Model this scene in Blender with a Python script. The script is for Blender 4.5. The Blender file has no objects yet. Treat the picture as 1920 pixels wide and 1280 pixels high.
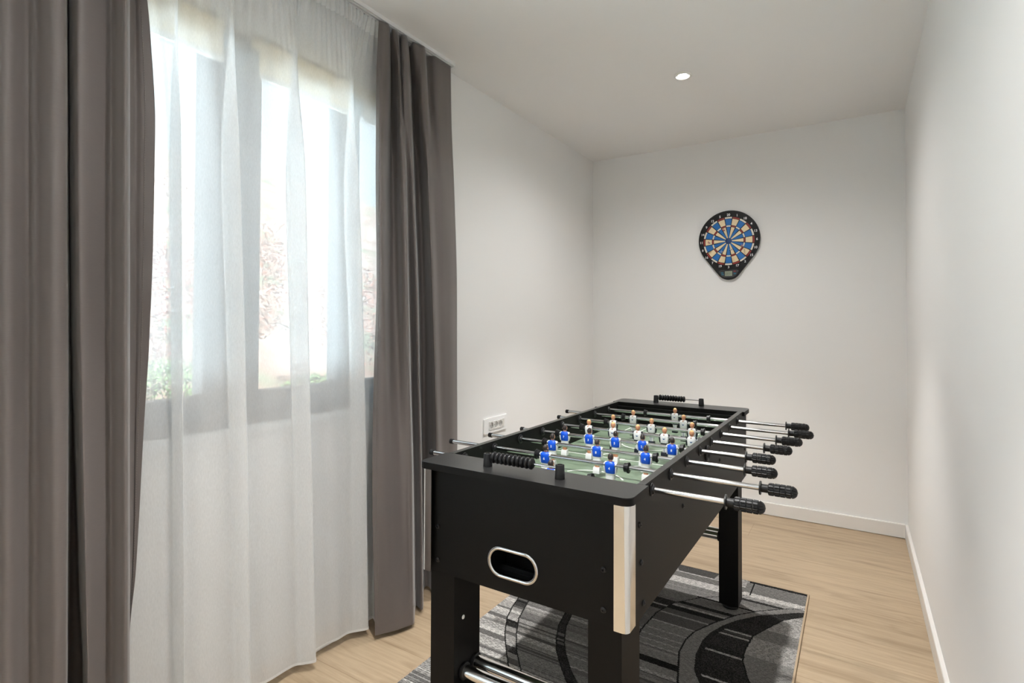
import bpy, bmesh, math, random
import numpy as np
from mathutils import Vector, Matrix

S = bpy.context.scene
COL = S.collection
PI = math.pi
random.seed(7)

# ------------------------------------------------------------------ camera
cd = bpy.data.cameras.new('camera')
cam = bpy.data.objects.new('camera', cd)
COL.objects.link(cam)
S.camera = cam
cd.sensor_width = 36.0
cd.lens = 1015.17 / 1920 * 36.0
cd.shift_y = -46.6 / 1920
cd.clip_start = 0.02
_yaw, _pit, _rol = math.radians(32.40), math.radians(0.92), math.radians(0.237)
_f = Vector((-math.sin(_yaw) * math.cos(_pit), math.cos(_yaw) * math.cos(_pit), math.sin(_pit)))
_r = Vector((math.cos(_yaw), math.sin(_yaw), 0))
_u = _r.cross(_f)
_r2 = _r * math.cos(_rol) + _u * math.sin(_rol)
_u2 = _u * math.cos(_rol) - _r * math.sin(_rol)
cam.matrix_world = Matrix(((_r2.x, _u2.x, -_f.x, 0), (_r2.y, _u2.y, -_f.y, 0), (_r2.z, _u2.z, -_f.z, 1.25), (0, 0, 0, 1)))

# ------------------------------------------------------------------ view, world, sun
S.view_settings.view_transform = 'Standard'
S.view_settings.look = 'None'
S.view_settings.gamma = 1.0
S.view_settings.use_curve_mapping = False
S.view_settings.exposure = 0.76
SKY = 1.15
BEAM = 72.0
SPOT = 42.0
W = bpy.data.worlds.new('sky')
S.world = W
W.use_nodes = True
bg = W.node_tree.nodes['Background']
bg.inputs[0].default_value = (0.80, 0.91, 1.0, 1)
bg.inputs[1].default_value = SKY
sl = bpy.data.lights.new('sun', 'SUN')
sl.energy = 46.0
sl.angle = 0.02
sl.color = (0.82, 0.92, 1.0)
so = bpy.data.objects.new('sun', sl)
COL.objects.link(so)
so.location = (6, -4, 9)
so.rotation_euler = Vector((-0.45, -0.15, -0.88)).to_track_quat('-Z', 'Y').to_euler()

# room numbers (metres)
XL, XR, YB, YF, ZC = -1.758, 0.256, 3.972, -1.60, 2.554

# ------------------------------------------------------------------ helpers
def lin(r, g, b):
    def c(v):
        v /= 255.0
        return v / 12.92 if v <= 0.04045 else ((v + 0.055) / 1.055) ** 2.4
    return (c(r), c(g), c(b), 1)

def mat(name, col, rough=0.5, metal=0.0, spec=0.5, **kw):
    m = bpy.data.materials.new(name)
    m.use_nodes = True
    b = m.node_tree.nodes['Principled BSDF']
    b.inputs['Base Color'].default_value = col
    b.inputs['Roughness'].default_value = rough
    b.inputs['Metallic'].default_value = metal
    b.inputs['Specular IOR Level'].default_value = spec
    for k, v in kw.items():
        b.inputs[k.replace('_', ' ')].default_value = v
    return m

def N(m, t, **kw):
    n = m.node_tree.nodes.new(t)
    for k, v in kw.items():
        setattr(n, k, v)
    return n

def lk(m, a, b):
    m.node_tree.links.new(a, b)

def noise_bump(m, scale, strength, dist=0.001, stretch=(1, 1, 1), detail=4):
    b = m.node_tree.nodes['Principled BSDF']
    tc = N(m, 'ShaderNodeTexCoord'); mp = N(m, 'ShaderNodeMapping')
    mp.inputs['Scale'].default_value = stretch
    no = N(m, 'ShaderNodeTexNoise'); no.inputs['Scale'].default_value = scale; no.inputs['Detail'].default_value = detail
    bu = N(m, 'ShaderNodeBump'); bu.inputs['Strength'].default_value = strength; bu.inputs['Distance'].default_value = dist
    lk(m, tc.outputs['Object'], mp.inputs['Vector']); lk(m, mp.outputs[0], no.inputs['Vector'])
    lk(m, no.outputs['Fac'], bu.inputs['Height']); lk(m, bu.outputs[0], b.inputs['Normal'])
    return m

def obj(name, bm, mats, parent=None, smooth=False, angle=None):
    me = bpy.data.meshes.new(name)
    bm.normal_update()
    bm.to_mesh(me)
    bm.free()
    if not isinstance(mats, (list, tuple)):
        mats = [mats]
    for m in mats:
        me.materials.append(m)
    o = bpy.data.objects.new(name, me)
    COL.objects.link(o)
    if smooth:
        me.polygons.foreach_set('use_smooth', [True] * len(me.polygons))
        if angle:
            me.set_sharp_from_angle(angle=math.radians(angle))
    if parent:
        o.parent = parent
    return o

def thing(name, label, cat, loc=(0, 0, 0), group=None):
    o = bpy.data.objects.new(name, None)
    o.empty_display_size = 0.05
    COL.objects.link(o)
    o.location = loc
    return tag(o, label, cat, group)

def tag(o, label, cat, group=None):
    o['label'] = label
    o['category'] = cat
    if group:
        o['group'] = group
    return o

def struct(o):
    o['kind'] = 'structure'
    return o

def copy_part(o, parent, loc=None):
    c = o.copy()
    COL.objects.link(c)
    c.parent = parent
    if loc is not None:
        c.location = loc
    return c

def box(bm, x0, x1, y0, y1, z0, z1, mi=0, bev=0.0):
    vs = [bm.verts.new((x, y, z)) for x in (x0, x1) for y in (y0, y1) for z in (z0, z1)]
    fs = []
    for q in ((0, 1, 3, 2), (4, 6, 7, 5), (0, 4, 5, 1), (2, 3, 7, 6), (0, 2, 6, 4), (1, 5, 7, 3)):
        f = bm.faces.new([vs[i] for i in q]); f.material_index = mi; fs.append(f)
    if bev > 0:
        es = list({e for f in fs for e in f.edges})
        r = bmesh.ops.bevel(bm, geom=es, offset=bev, segments=2, profile=0.5, affect='EDGES')
        for f in r['faces']:
            f.material_index = mi
    return fs

def basis(d):
    d = Vector(d).normalized()
    a = Vector((0, 0, 1)) if abs(d.z) < 0.9 else Vector((1, 0, 0))
    u = d.cross(a).normalized()
    return d, u, d.cross(u)

def lathe(bm, p, d, prof, seg=24, mi=0, caps=True, mfun=None):
    """profile [(t, r)] swept around the axis through p along d"""
    p = Vector(p); d, u, v = basis(d)
    rings = []
    for t, r in prof:
        rings.append([bm.verts.new(p + d * t + (u * math.cos(2 * PI * k / seg) + v * math.sin(2 * PI * k / seg)) * r) for k in range(seg)])
    for i in range(len(rings) - 1):
        for k in range(seg):
            f = bm.faces.new((rings[i][k], rings[i][(k + 1) % seg], rings[i + 1][(k + 1) % seg], rings[i + 1][k]))
            f.material_index = mi if mfun is None else mfun(i)
    if caps:
        f = bm.faces.new(rings[0][::-1]); f.material_index = mi if mfun is None else mfun(0)
        f = bm.faces.new(rings[-1]); f.material_index = mi if mfun is None else mfun(len(rings) - 2)

def cyl(bm, p0, p1, r, seg=24, mi=0, r2=None):
    p0 = Vector(p0); p1 = Vector(p1)
    L = (p1 - p0).length
    lathe(bm, p0, p1 - p0, [(0, r), (L, r if r2 is None else r2)], seg, mi)

def prism(bm, poly, z0, z1, frame=None, mi=0):
    """poly [(u,v)] extruded from z0 to z1 ; frame maps (u,v,w) -> xyz"""
    fr = frame or (lambda u, v, w: (u, v, w))
    a = [bm.verts.new(fr(u, v, z0)) for u, v in poly]
    b = [bm.verts.new(fr(u, v, z1)) for u, v in poly]
    n = len(poly)
    fs = [bm.faces.new(a[::-1]), bm.faces.new(b)]
    for i in range(n):
        fs.append(bm.faces.new((a[i], a[(i + 1) % n], b[(i + 1) % n], b[i])))
    for f in fs:
        f.material_index = mi
    return fs

def fix_normals(bm):
    bmesh.ops.recalc_face_normals(bm, faces=bm.faces[:])

def rrect(x0, x1, y0, y1, r, corners=(1, 1, 1, 1), seg=6):
    """corners: (x0y0, x1y0, x1y1, x0y1) rounded flags"""
    pts = []
    for (cx, cy, sx, sy, a0, fl) in ((x0, y0, 1, 1, PI, corners[0]), (x1, y0, -1, 1, 1.5 * PI, corners[1]), (x1, y1, -1, -1, 0, corners[2]), (x0, y1, 1, -1, .5 * PI, corners[3])):
        if fl:
            for k in range(seg + 1):
                a = a0 + k * (PI / 2) / seg
                pts.append((cx + sx * r + r * math.cos(a), cy + sy * r + r * math.sin(a)))
        else:
            pts.append((cx, cy))
    return pts

def text_bm(bm, s, size, place, depth=0.0006, mi=0):
    """letters of s as geometry; place maps (u, v, w) -> xyz, centred"""
    cu = bpy.data.curves.new('lettering', 'FONT')
    cu.body = s; cu.size = size; cu.align_x = 'CENTER'; cu.align_y = 'CENTER'; cu.extrude = depth / 2
    cu.offset = size * 0.02
    cu.resolution_u = 3
    to = bpy.data.objects.new('lettering', cu)
    COL.objects.link(to)
    dg = bpy.context.evaluated_depsgraph_get(); dg.update()
    me = bpy.data.meshes.new_from_object(to.evaluated_get(dg))
    bpy.data.objects.remove(to); bpy.data.curves.remove(cu)
    vs = [bm.verts.new(place(*v.co)) for v in me.vertices]
    for p in me.polygons:
        try:
            f = bm.faces.new([vs[i] for i in p.vertices]); f.material_index = mi
        except ValueError:
            pass
    bpy.data.meshes.remove(me)

def catmull(pts, n):
    P = np.array(pts, float)
    P = np.vstack([2 * P[0] - P[1], P, 2 * P[-1] - P[-2]])
    out = []
    for i in range(1, len(P) - 2):
        p0, p1, p2, p3 = P[i - 1], P[i], P[i + 1], P[i + 2]
        for k in range(n):
            t = k / n
            out.append(0.5 * ((2 * p1) + (-p0 + p2) * t + (2 * p0 - 5 * p1 + 4 * p2 - p3) * t * t + (-p0 + 3 * p1 - 3 * p2 + p3) * t ** 3))
    out.append(P[-2])
    return np.array(out)

def drape_grid(levels, nsub, nz, z0=None, z1=None):
    """levels [(z,[(x,y)...])] top to bottom -> array (rows, cols, 3), smooth both ways"""
    zs = np.array([l[0] for l in levels])
    A = np.array([catmull(l[1], nsub) for l in levels])       # (L, C, 2)
    zt = np.linspace(zs[0] if z1 is None else z1, zs[-1] if z0 is None else z0, nz)
    out = np.zeros((nz, A.shape[1], 3))
    # monotone (pchip-like) interpolation in z
    order = np.argsort(zs); X = zs[order]; Y = A[order]
    h = np.diff(X)[:, None, None]; dl = np.diff(Y, axis=0) / h
    m = np.zeros_like(Y); m[0] = dl[0]; m[-1] = dl[-1]
    prod = dl[:-1] * dl[1:]
    with np.errstate(divide='ignore', invalid='ignore'):
        hm = np.where(prod > 0, 2 * prod / (dl[:-1] + dl[1:]), 0)
    m[1:-1] = np.nan_to_num(hm)
    for i, z in enumerate(zt):
        k = int(np.clip(np.searchsorted(X, z) - 1, 0, len(X) - 2))
        H = X[k + 1] - X[k]; t = (z - X[k]) / H
        out[i, :, :2] = (2 * t**3 - 3 * t**2 + 1) * Y[k] + (t**3 - 2 * t**2 + t) * H * m[k] + (-2 * t**3 + 3 * t**2) * Y[k + 1] + (t**3 - t**2) * H * m[k + 1]
        out[i, :, 2] = z
    return out

def grid_obj(name, G, m, parent=None, smooth=True):
    nr, nc, _ = G.shape
    me = bpy.data.meshes.new(name)
    idx = np.arange(nr * nc).reshape(nr, nc)
    F = np.stack([idx[:-1, :-1], idx[1:, :-1], idx[1:, 1:], idx[:-1, 1:]], -1).reshape(-1, 4)
    me.from_pydata(G.reshape(-1, 3).tolist(), [], F.tolist())
    me.materials.append(m)
    if smooth:
        me.polygons.foreach_set('use_smooth', [True] * len(me.polygons))
    o = bpy.data.objects.new(name, me)
    COL.objects.link(o)
    if parent:
        o.parent = parent
    return o

# ------------------------------------------------------------------ materials
def wall_mat(name, col):
    m = mat(name, col, 0.75, spec=0.25)
    return noise_bump(m, 160, 0.12, 0.0006)
M_wall = wall_mat('wall paint', (0.86, 0.855, 0.845, 1))
M_ceil = wall_mat('ceiling paint', (0.87, 0.865, 0.86, 1))
M_trim = mat('baseboard enamel', (0.80, 0.775, 0.745, 1), 0.35)
M_sill = mat('white sill', (0.85, 0.85, 0.85, 1), 0.3)
M_frame = noise_bump(mat('anthracite frame', lin(88, 92, 98), 0.45), 300, 0.05)
M_track = mat('white track', (0.8, 0.8, 0.8, 1), 0.4)
M_hole_shade = mat('painted hole shade', (0.02, 0.02, 0.02, 1), 0.8)

def floor_mat():
    m = mat('oak laminate', lin(184, 164, 138), 0.42, spec=0.35)
    b = m.node_tree.nodes['Principled BSDF']
    tc = N(m, 'ShaderNodeTexCoord')
    mp = N(m, 'ShaderNodeMapping'); mp.inputs['Location'].default_value = (0.55, -2.86 % 0.2175 - 0.0, 0)
    br = N(m, 'ShaderNodeTexBrick'); br.offset = 0.37; br.offset_frequency = 2
    br.inputs['Scale'].default_value = 1.0
    br.inputs['Brick Width'].default_value = 1.29; br.inputs['Row Height'].default_value = 0.2175
    br.inputs['Mortar Size'].default_value = 0.0011; br.inputs['Mortar Smooth'].default_value = 0.4
    br.inputs['Color1'].default_value = lin(187, 166, 139); br.inputs['Color2'].default_value = lin(179, 158, 131)
    br.inputs['Mortar'].default_value = lin(150, 126, 100)
    lk(m, tc.outputs['Object'], mp.inputs['Vector']); lk(m, mp.outputs[0], br.inputs['Vector'])
    # long grain
    m2 = N(m, 'ShaderNodeMapping'); m2.inputs['Scale'].default_value = (1.6, 26, 1)
    n1 = N(m, 'ShaderNodeTexNoise'); n1.inputs['Scale'].default_value = 2.2; n1.inputs['Detail'].default_value = 8; n1.inputs['Roughness'].default_value = 0.65; n1.inputs['Distortion'].default_value = 0.7
    lk(m, tc.outputs['Object'], m2.inputs['Vector']); lk(m, m2.outputs[0], n1.inputs['Vector'])
    r1 = N(m, 'ShaderNodeValToRGB'); r1.color_ramp.elements[0].position = 0.32; r1.color_ramp.elements[1].position = 0.68
    r1.color_ramp.elements[0].color = (0.72, 0.69, 0.65, 1); r1.color_ramp.elements[1].color = (1.04, 1.04, 1.04, 1)
    lk(m, n1.outputs['Fac'], r1.inputs['Fac'])
    # soft cathedral figure and knots
    m3 = N(m, 'ShaderNodeMapping'); m3.inputs['Scale'].default_value = (1.0, 7, 1)
    n2 = N(m, 'ShaderNodeTexNoise'); n2.inputs['Scale'].default_value = 1.7; n2.inputs['Detail'].default_value = 3; n2.inputs['Distortion'].default_value = 1.2
    lk(m, tc.outputs['Object'], m3.inputs['Vector']); lk(m, m3.outputs[0], n2.inputs['Vector'])
    r2 = N(m, 'ShaderNodeValToRGB'); r2.color_ramp.elements[0].position = 0.30; r2.color_ramp.elements[1].position = 0.48
    r2.color_ramp.elements[0].color = (0.66, 0.62, 0.57, 1); r2.color_ramp.elements[1].color = (1, 1, 1, 1)
    lk(m, n2.outputs['Fac'], r2.inputs['Fac'])
    x1 = N(m, 'ShaderNodeMix', data_type='RGBA', blend_type='MULTIPLY'); x1.inputs[0].default_value = 0.75
    lk(m, br.outputs['Color'], x1.inputs[6]); lk(m, r1.outputs[0], x1.inputs[7])
    x2 = N(m, 'ShaderNodeMix', data_type='RGBA', blend_type='MULTIPLY'); x2.inputs[0].default_value = 0.7
    lk(m, x1.outputs[2], x2.inputs[6]); lk(m, r2.outputs[0], x2.inputs[7])
    lk(m, x2.outputs[2], b.inputs['Base Color'])
    bu = N(m, 'ShaderNodeBump'); bu.inputs['Strength'].default_value = 0.08; bu.inputs['Distance'].default_value = 0.001
    lk(m, n1.outputs['Fac'], bu.inputs['Height']); lk(m, bu.outputs[0], b.inputs['Normal'])
    return m
M_floor = floor_mat()

def drape_mat():
    m = mat('grey satin', lin(106, 99, 96), 0.55, spec=0.35, Sheen_Weight=0.25, Sheen_Roughness=0.4)
    b = m.node_tree.nodes['Principled BSDF']
    tc = N(m, 'ShaderNodeTexCoord'); mp = N(m, 'ShaderNodeMapping'); mp.inputs['Scale'].default_value = (60, 60, 900)
    no = N(m, 'ShaderNodeTexNoise'); no.inputs['Scale'].default_value = 1.0; no.inputs['Detail'].default_value = 2
    mx = N(m, 'ShaderNodeMix', data_type='RGBA', blend_type='MIX')
    mx.inputs[6].default_value = lin(101, 94, 91); mx.inputs[7].default_value = lin(110, 103, 100)
    lk(m, tc.outputs['Object'], mp.inputs['Vector']); lk(m, mp.outputs[0], no.inputs['Vector'])
    lk(m, no.outputs['Fac'], mx.inputs[0]); lk(m, mx.outputs[2], b.inputs['Base Color'])
    return m
M_drape = drape_mat()
M_stitch = mat('grey thread', lin(126, 118, 113), 0.8)

def sheer_mat(name, clear):
    m = bpy.data.materials.new(name); m.use_nodes = True
    nt = m.node_tree; nt.nodes.clear()
    out = N(m, 'ShaderNodeOutputMaterial')
    tr = N(m, 'ShaderNodeBsdfTransparent'); tr.inputs[0].default_value = (1, 1, 1, 1)
    tl = N(m, 'ShaderNodeBsdfTranslucent'); tl.inputs[0].default_value = (0.84, 0.92, 1.0, 1)
    df = N(m, 'ShaderNodeBsdfDiffuse'); df.inputs[0].default_value = (0.86, 0.845, 0.82, 1)
    a = N(m, 'ShaderNodeMixShader'); a.inputs[0].default_value = 0.70
    lk(m, tl.outputs[0], a.inputs[1]); lk(m, df.outputs[0], a.inputs[2])
    # voile: cloth covers more at grazing angles; thread slubs vary it
    lw = N(m, 'ShaderNodeLayerWeight'); lw.inputs['Blend'].default_value = 0.35
    tc = N(m, 'ShaderNodeTexCoord'); mp = N(m, 'ShaderNodeMapping'); mp.inputs['Scale'].default_value = (420, 420, 90)
    no = N(m, 'ShaderNodeTexNoise'); no.inputs['Scale'].default_value = 1.0; no.inputs['Detail'].default_value = 2
    lk(m, tc.outputs['Object'], mp.inputs['Vector']); lk(m, mp.outputs[0], no.inputs['Vector'])
    s = N(m, 'ShaderNodeMath', operation='MULTIPLY_ADD'); s.inputs[1].default_value = 0.16; s.inputs[2].default_value = 1.0 - clear - 0.08
    lk(m, no.outputs['Fac'], s.inputs[0])
    g = N(m, 'ShaderNodeMath', operation='MULTIPLY_ADD', use_clamp=True); g.inputs[1].default_value = 0.45
    lk(m, lw.outputs['Facing'], g.inputs[0]); lk(m, s.outputs[0], g.inputs[2])
    b = N(m, 'ShaderNodeMixShader')
    lk(m, g.outputs[0], b.inputs[0]); lk(m, tr.outputs[0], b.inputs[1]); lk(m, a.outputs[0], b.inputs[2])
    lk(m, b.outputs[0], out.inputs[0])
    return m
M_sheer = sheer_mat('white voile', 0.40)
M_sheer_hem = sheer_mat('white voile hem', 0.26)

M_black = noise_bump(mat('black laminate', (0.004, 0.0038, 0.0036, 1), 0.50, spec=0.17), 900, 0.10, 0.0003)
M_top_glare = noise_bump(mat('black laminate top glare', (0.016, 0.016, 0.016, 1), 0.33, spec=0.75), 900, 0.10, 0.0003)  # lighter, shinier copy of the black: wall glare put into upward faces
M_plastic = mat('black plastic', (0.008, 0.008, 0.009, 1), 0.42, spec=.3)
M_grip = mat('black rubber', (0.007, 0.007, 0.008, 1), 0.36, spec=.35)
M_chrome = mat('chrome', (0.60, 0.60, 0.605, 1), 0.10, 1.0)
M_guard = mat('polished aluminium', (0.80, 0.79, 0.775, 1), 0.14, 1.0)
M_field = noise_bump(mat('green pitch', lin(112, 130, 108), 0.45), 500, 0.05)
M_line = mat('white print', (0.85, 0.87, 0.83, 1), 0.5)
M_blue = mat('blue shirt', lin(10, 84, 214), 0.35)
M_white = mat('white plastic', (0.86, 0.86, 0.86, 1), 0.35)
M_skin = mat('skin plastic', lin(206, 146, 112), 0.4)
M_brown = mat('brown hair', lin(52, 44, 42), 0.4)
M_blond = mat('blond hair', lin(228, 190, 128), 0.45)
M_navy = mat('navy plastic', lin(24, 30, 42), 0.4)
M_logo = mat('blue print', lin(32, 84, 132), 0.5)

# ------------------------------------------------------------------ room shell
def slab(name, *a, m=M_wall):
    bm = bmesh.new(); box(bm, *a)
    return struct(obj(name, bm, m))
T = 0.30
slab('floor', XL - T, XR + T, YF - T, YB + T, -0.12, 0.0, m=M_floor)
slab('ceiling', XL - T, XR + T, YF - T, YB + T, ZC, ZC + 0.2, m=M_ceil)
slab('wall_back', XL - T, XR + T, YB, YB + T, 0, ZC)
slab('wall_front', XL - T, XR + T, YF - T, YF, 0, ZC)
slab('wall_right', XR, XR + T, YF, YB, 0, ZC)
WY0, WY1, WZ0, WZ1 = 0.50, 1.98, 0.89, 2.28
VY0, VY1, VZ0, VZ1 = -1.50, -0.20, 0.25, 2.40     # opening of the added, unseen window behind the viewpoint
bm = bmesh.new()
for y0, y1, z0, z1 in ((YF, VY0, 0, ZC), (VY0, VY1, 0, VZ0), (VY0, VY1, VZ1, ZC), (VY1, WY0, 0, ZC), (WY0, WY1, 0, WZ0), (WY0, WY1, WZ1, ZC), (WY1, YB, 0, ZC)):
    box(bm, XL - T, XL, y0, y1, z0, z1)
bmesh.ops.remove_doubles(bm, verts=bm.verts[:], dist=1e-5)
struct(obj('wall_left', bm, M_wall))

def baseboard(name, pts_dir):
    bm = bmesh.new()
    p0, p1, nrm = [Vector(v) for v in pts_dir]
    prof = [(0, 0), (0.015, 0), (0.015, 0.076), (0.013, 0.0795), (0.009, 0.0805), (0, 0.0805)]
    A = [bm.verts.new(p0 + nrm * t + Vector((0, 0, z))) for t, z in prof]
    B = [bm.verts.new(p1 + nrm * t + Vector((0, 0, z))) for t, z in prof]
    n = len(prof)
    for i in range(n):
        bm.faces.new((A[i], A[(i + 1) % n], B[(i + 1) % n], B[i]))
    bm.faces.new(A); bm.faces.new(B)
    fix_normals(bm)
    return struct(obj(name, bm, M_trim))
baseboard('baseboard_back', ((XL, YB, 0.0035), (XR - 0.0152, YB, 0.0035), (0, -1, 0)))
baseboard('baseboard_right', ((XR, YB, 0.001), (XR, YF, 0.001), (-1, 0, 0)))
baseboard('baseboard_left', ((XL, YB - 0.0152, 0.001), (XL, YF, 0.001), (1, 0, 0)))
baseboard('baseboard_front', ((XL + .0152, YF, 0.001), (XR - .0152, YF, 0.001), (0, 1, 0)))

# window: frame, two sashes with panes, sill
FX0, FX1 = -1.905, -1.835
def ring(bm, x0, x1, y0, y1, z0, z1, t):
    box(bm, x0, x1, y0, y0 + t, z0, z1); box(bm, x0, x1, y1 - t, y1, z0, z1)
    box(bm, x0, x1, y0 + t, y1 - t, z0, z0 + t); box(bm, x0, x1, y0 + t, y1 - t, z1 - t, z1)
bm = bmesh.new()
ring(bm, FX0, FX1, WY0, WY1, WZ0, WZ1, 0.05)
box(bm, FX0, FX1, 1.033, 1.094, WZ0 + .05, WZ1 - .05)
box(bm, FX0, FX1, 1.582, 1.602, WZ0 + .05, WZ1 - .05)
win = struct(obj('window_1', bm, M_frame))
M_glass = bpy.data.materials.new('window glass'); M_glass.use_nodes = True
M_glass.node_tree.nodes.clear()
_o = N(M_glass, 'ShaderNodeOutputMaterial'); _t = N(M_glass, 'ShaderNodeBsdfTransparent'); _g = N(M_glass, 'ShaderNodeBsdfGlossy')
_t.inputs[0].default_value = (0.93, 0.96, 0.95, 1); _g.inputs['Roughness'].default_value = 0.02
_fz = N(M_glass, 'ShaderNodeFresnel'); _fz.inputs[0].default_value = 1.45
_mx = N(M_glass, 'ShaderNodeMixShader')
_ge = N(M_glass, 'ShaderNodeNewGeometry'); _nb = N(M_glass, 'ShaderNodeMath', operation='SUBTRACT'); _nb.inputs[0].default_value = 1.0
_ml = N(M_glass, 'ShaderNodeMath', operation='MULTIPLY')
lk(M_glass, _ge.outputs['Backfacing'], _nb.inputs[1]); lk(M_glass, _fz.outputs[0], _ml.inputs[0]); lk(M_glass, _nb.outputs[0], _ml.inputs[1])
lk(M_glass, _ml.outputs[0], _mx.inputs[0]); lk(M_glass, _t.outputs[0], _mx.inputs[1]); lk(M_glass, _g.outputs[0], _mx.inputs[2]); lk(M_glass, _mx.outputs[0], _o.inputs[0])
for y0, y1, st_ in ((WY0 + .045, 1.038, .074), (1.089, 1.586, .074), (1.598, WY1 - .045, .026)):
    bm = bmesh.new()
    ring(bm, FX0 + .02, FX1 + .014, y0, y1, WZ0 + .045, WZ1 - .045, st_)
    if st_ < .05:
        box(bm, FX0 + .02, FX1 + .014, y0 + st_, y1 - st_, WZ0 + .045 + st_, WZ0 + .119); box(bm, FX0 + .02, FX1 + .014, y0 + st_, y1 - st_, WZ1 - .119, WZ1 - .045 - st_)
    sash = obj('window_sash', bm, M_frame, win)
    bm = bmesh.new(); box(bm, FX0 + .035, FX0 + .041, y0 + st_ - .004, y1 - st_ + .004, WZ0 + .115, WZ1 - .115)
    obj('window_pane', bm, M_glass, sash)
bm = bmesh.new(); box(bm, FX1 - .01, XL + .006, WY0 - .02, WY1 + .02, WZ0 - .022, WZ0 - .0005, bev=.003)
struct(obj('trim_1', bm, M_sill))['label'] = 'white window sill board behind the sheer curtain'

# unseen window added behind the viewpoint to fill the room with daylight
bm = bmesh.new()
ring(bm, FX0, FX1, VY0, VY1, VZ0, VZ1, 0.05)
added_win = struct(obj('added_window', bm, M_frame))
bm = bmesh.new(); ring(bm, FX0 + .02, FX1 + .014, VY0 + .045, VY1 - .045, VZ0 + .045, VZ1 - .045, 0.074)
sash = obj('window_sash', bm, M_frame, added_win)
bm = bmesh.new(); box(bm, FX0 + .035, FX0 + .041, VY0 + .115, VY1 - .115, VZ0 + .115, VZ1 - .115)
obj('window_pane', bm, M_glass, sash)
bm = bmesh.new(); box(bm, FX1 - .01, XL + .006, VY0 - .02, VY1 + .02, VZ0 - .022, VZ0 - .0005, bev=.003)
struct(obj('added_trim', bm, M_sill))

bm = bmesh.new(); box(bm, -10.2, XL - T - .01, -9, 12, -.40, -.15)  # slab added out of view to bounce daylight up onto the ceiling
M_bounce_paving = noise_bump(mat('added bounce paving', (.62, .61, .59, 1), .8), 8, .2)
struct(obj('ground', bm, M_bounce_paving))

# rolled blinds hanging before the tops of the two sashes
M_blind = mat('beige blind cloth', lin(242, 220, 170), 0.85)
M_bar = mat('pale blind bar', lin(225, 222, 214), 0.5)
for i, (y0, y1) in enumerate(((0.545, 1.0), (1.115, 1.556), (1.600, 1.930))):
    o = thing('roller_blind', ('beige rolled up window blind before the left sash, nearer the front left curtain', 'beige rolled up window blind before the middle sash', 'beige rolled up window blind half hidden behind the far grey curtain')[i], 'blind', (-1.795, (y0 + y1) / 2, 2.12), 'roller blinds on the window')
    w = (y1 - y0) / 2
    bm = bmesh.new(); cyl(bm, (0, -w, .128), (0, w, .128), .021, 20)
    obj('roller', bm, M_blind, o, True, 40)
    bm = bmesh.new(); box(bm, .0195, .0205, -w + .008, w - .008, .018, .128)
    obj('cloth', bm, M_blind, o)
    bm = bmesh.new(); box(bm, .013, .027, -w + .006, w - .006, 0, .02, bev=.003)
    obj('bottom_bar', bm, M_bar, o)

# curtain track on the ceiling
o = thing('curtain_track', 'slim white double curtain track fixed along the ceiling above the window', 'curtain track', (-1.70, 0.8, 2.53))
bm = bmesh.new(); box(bm, -.026, .024, -1.5, 1.30, .012, .0235)
for x0 in (-.026, -.010, .007, .021):
    box(bm, x0, x0 + .003, -1.5, 1.30, 0.006, .0122)
obj('rail', bm, M_track, o)
bm = bmesh.new(); box(bm, -.027, .025, 1.30, 1.307, .005, .0235, bev=.002)
obj('end_cap', bm, M_track, o)

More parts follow.
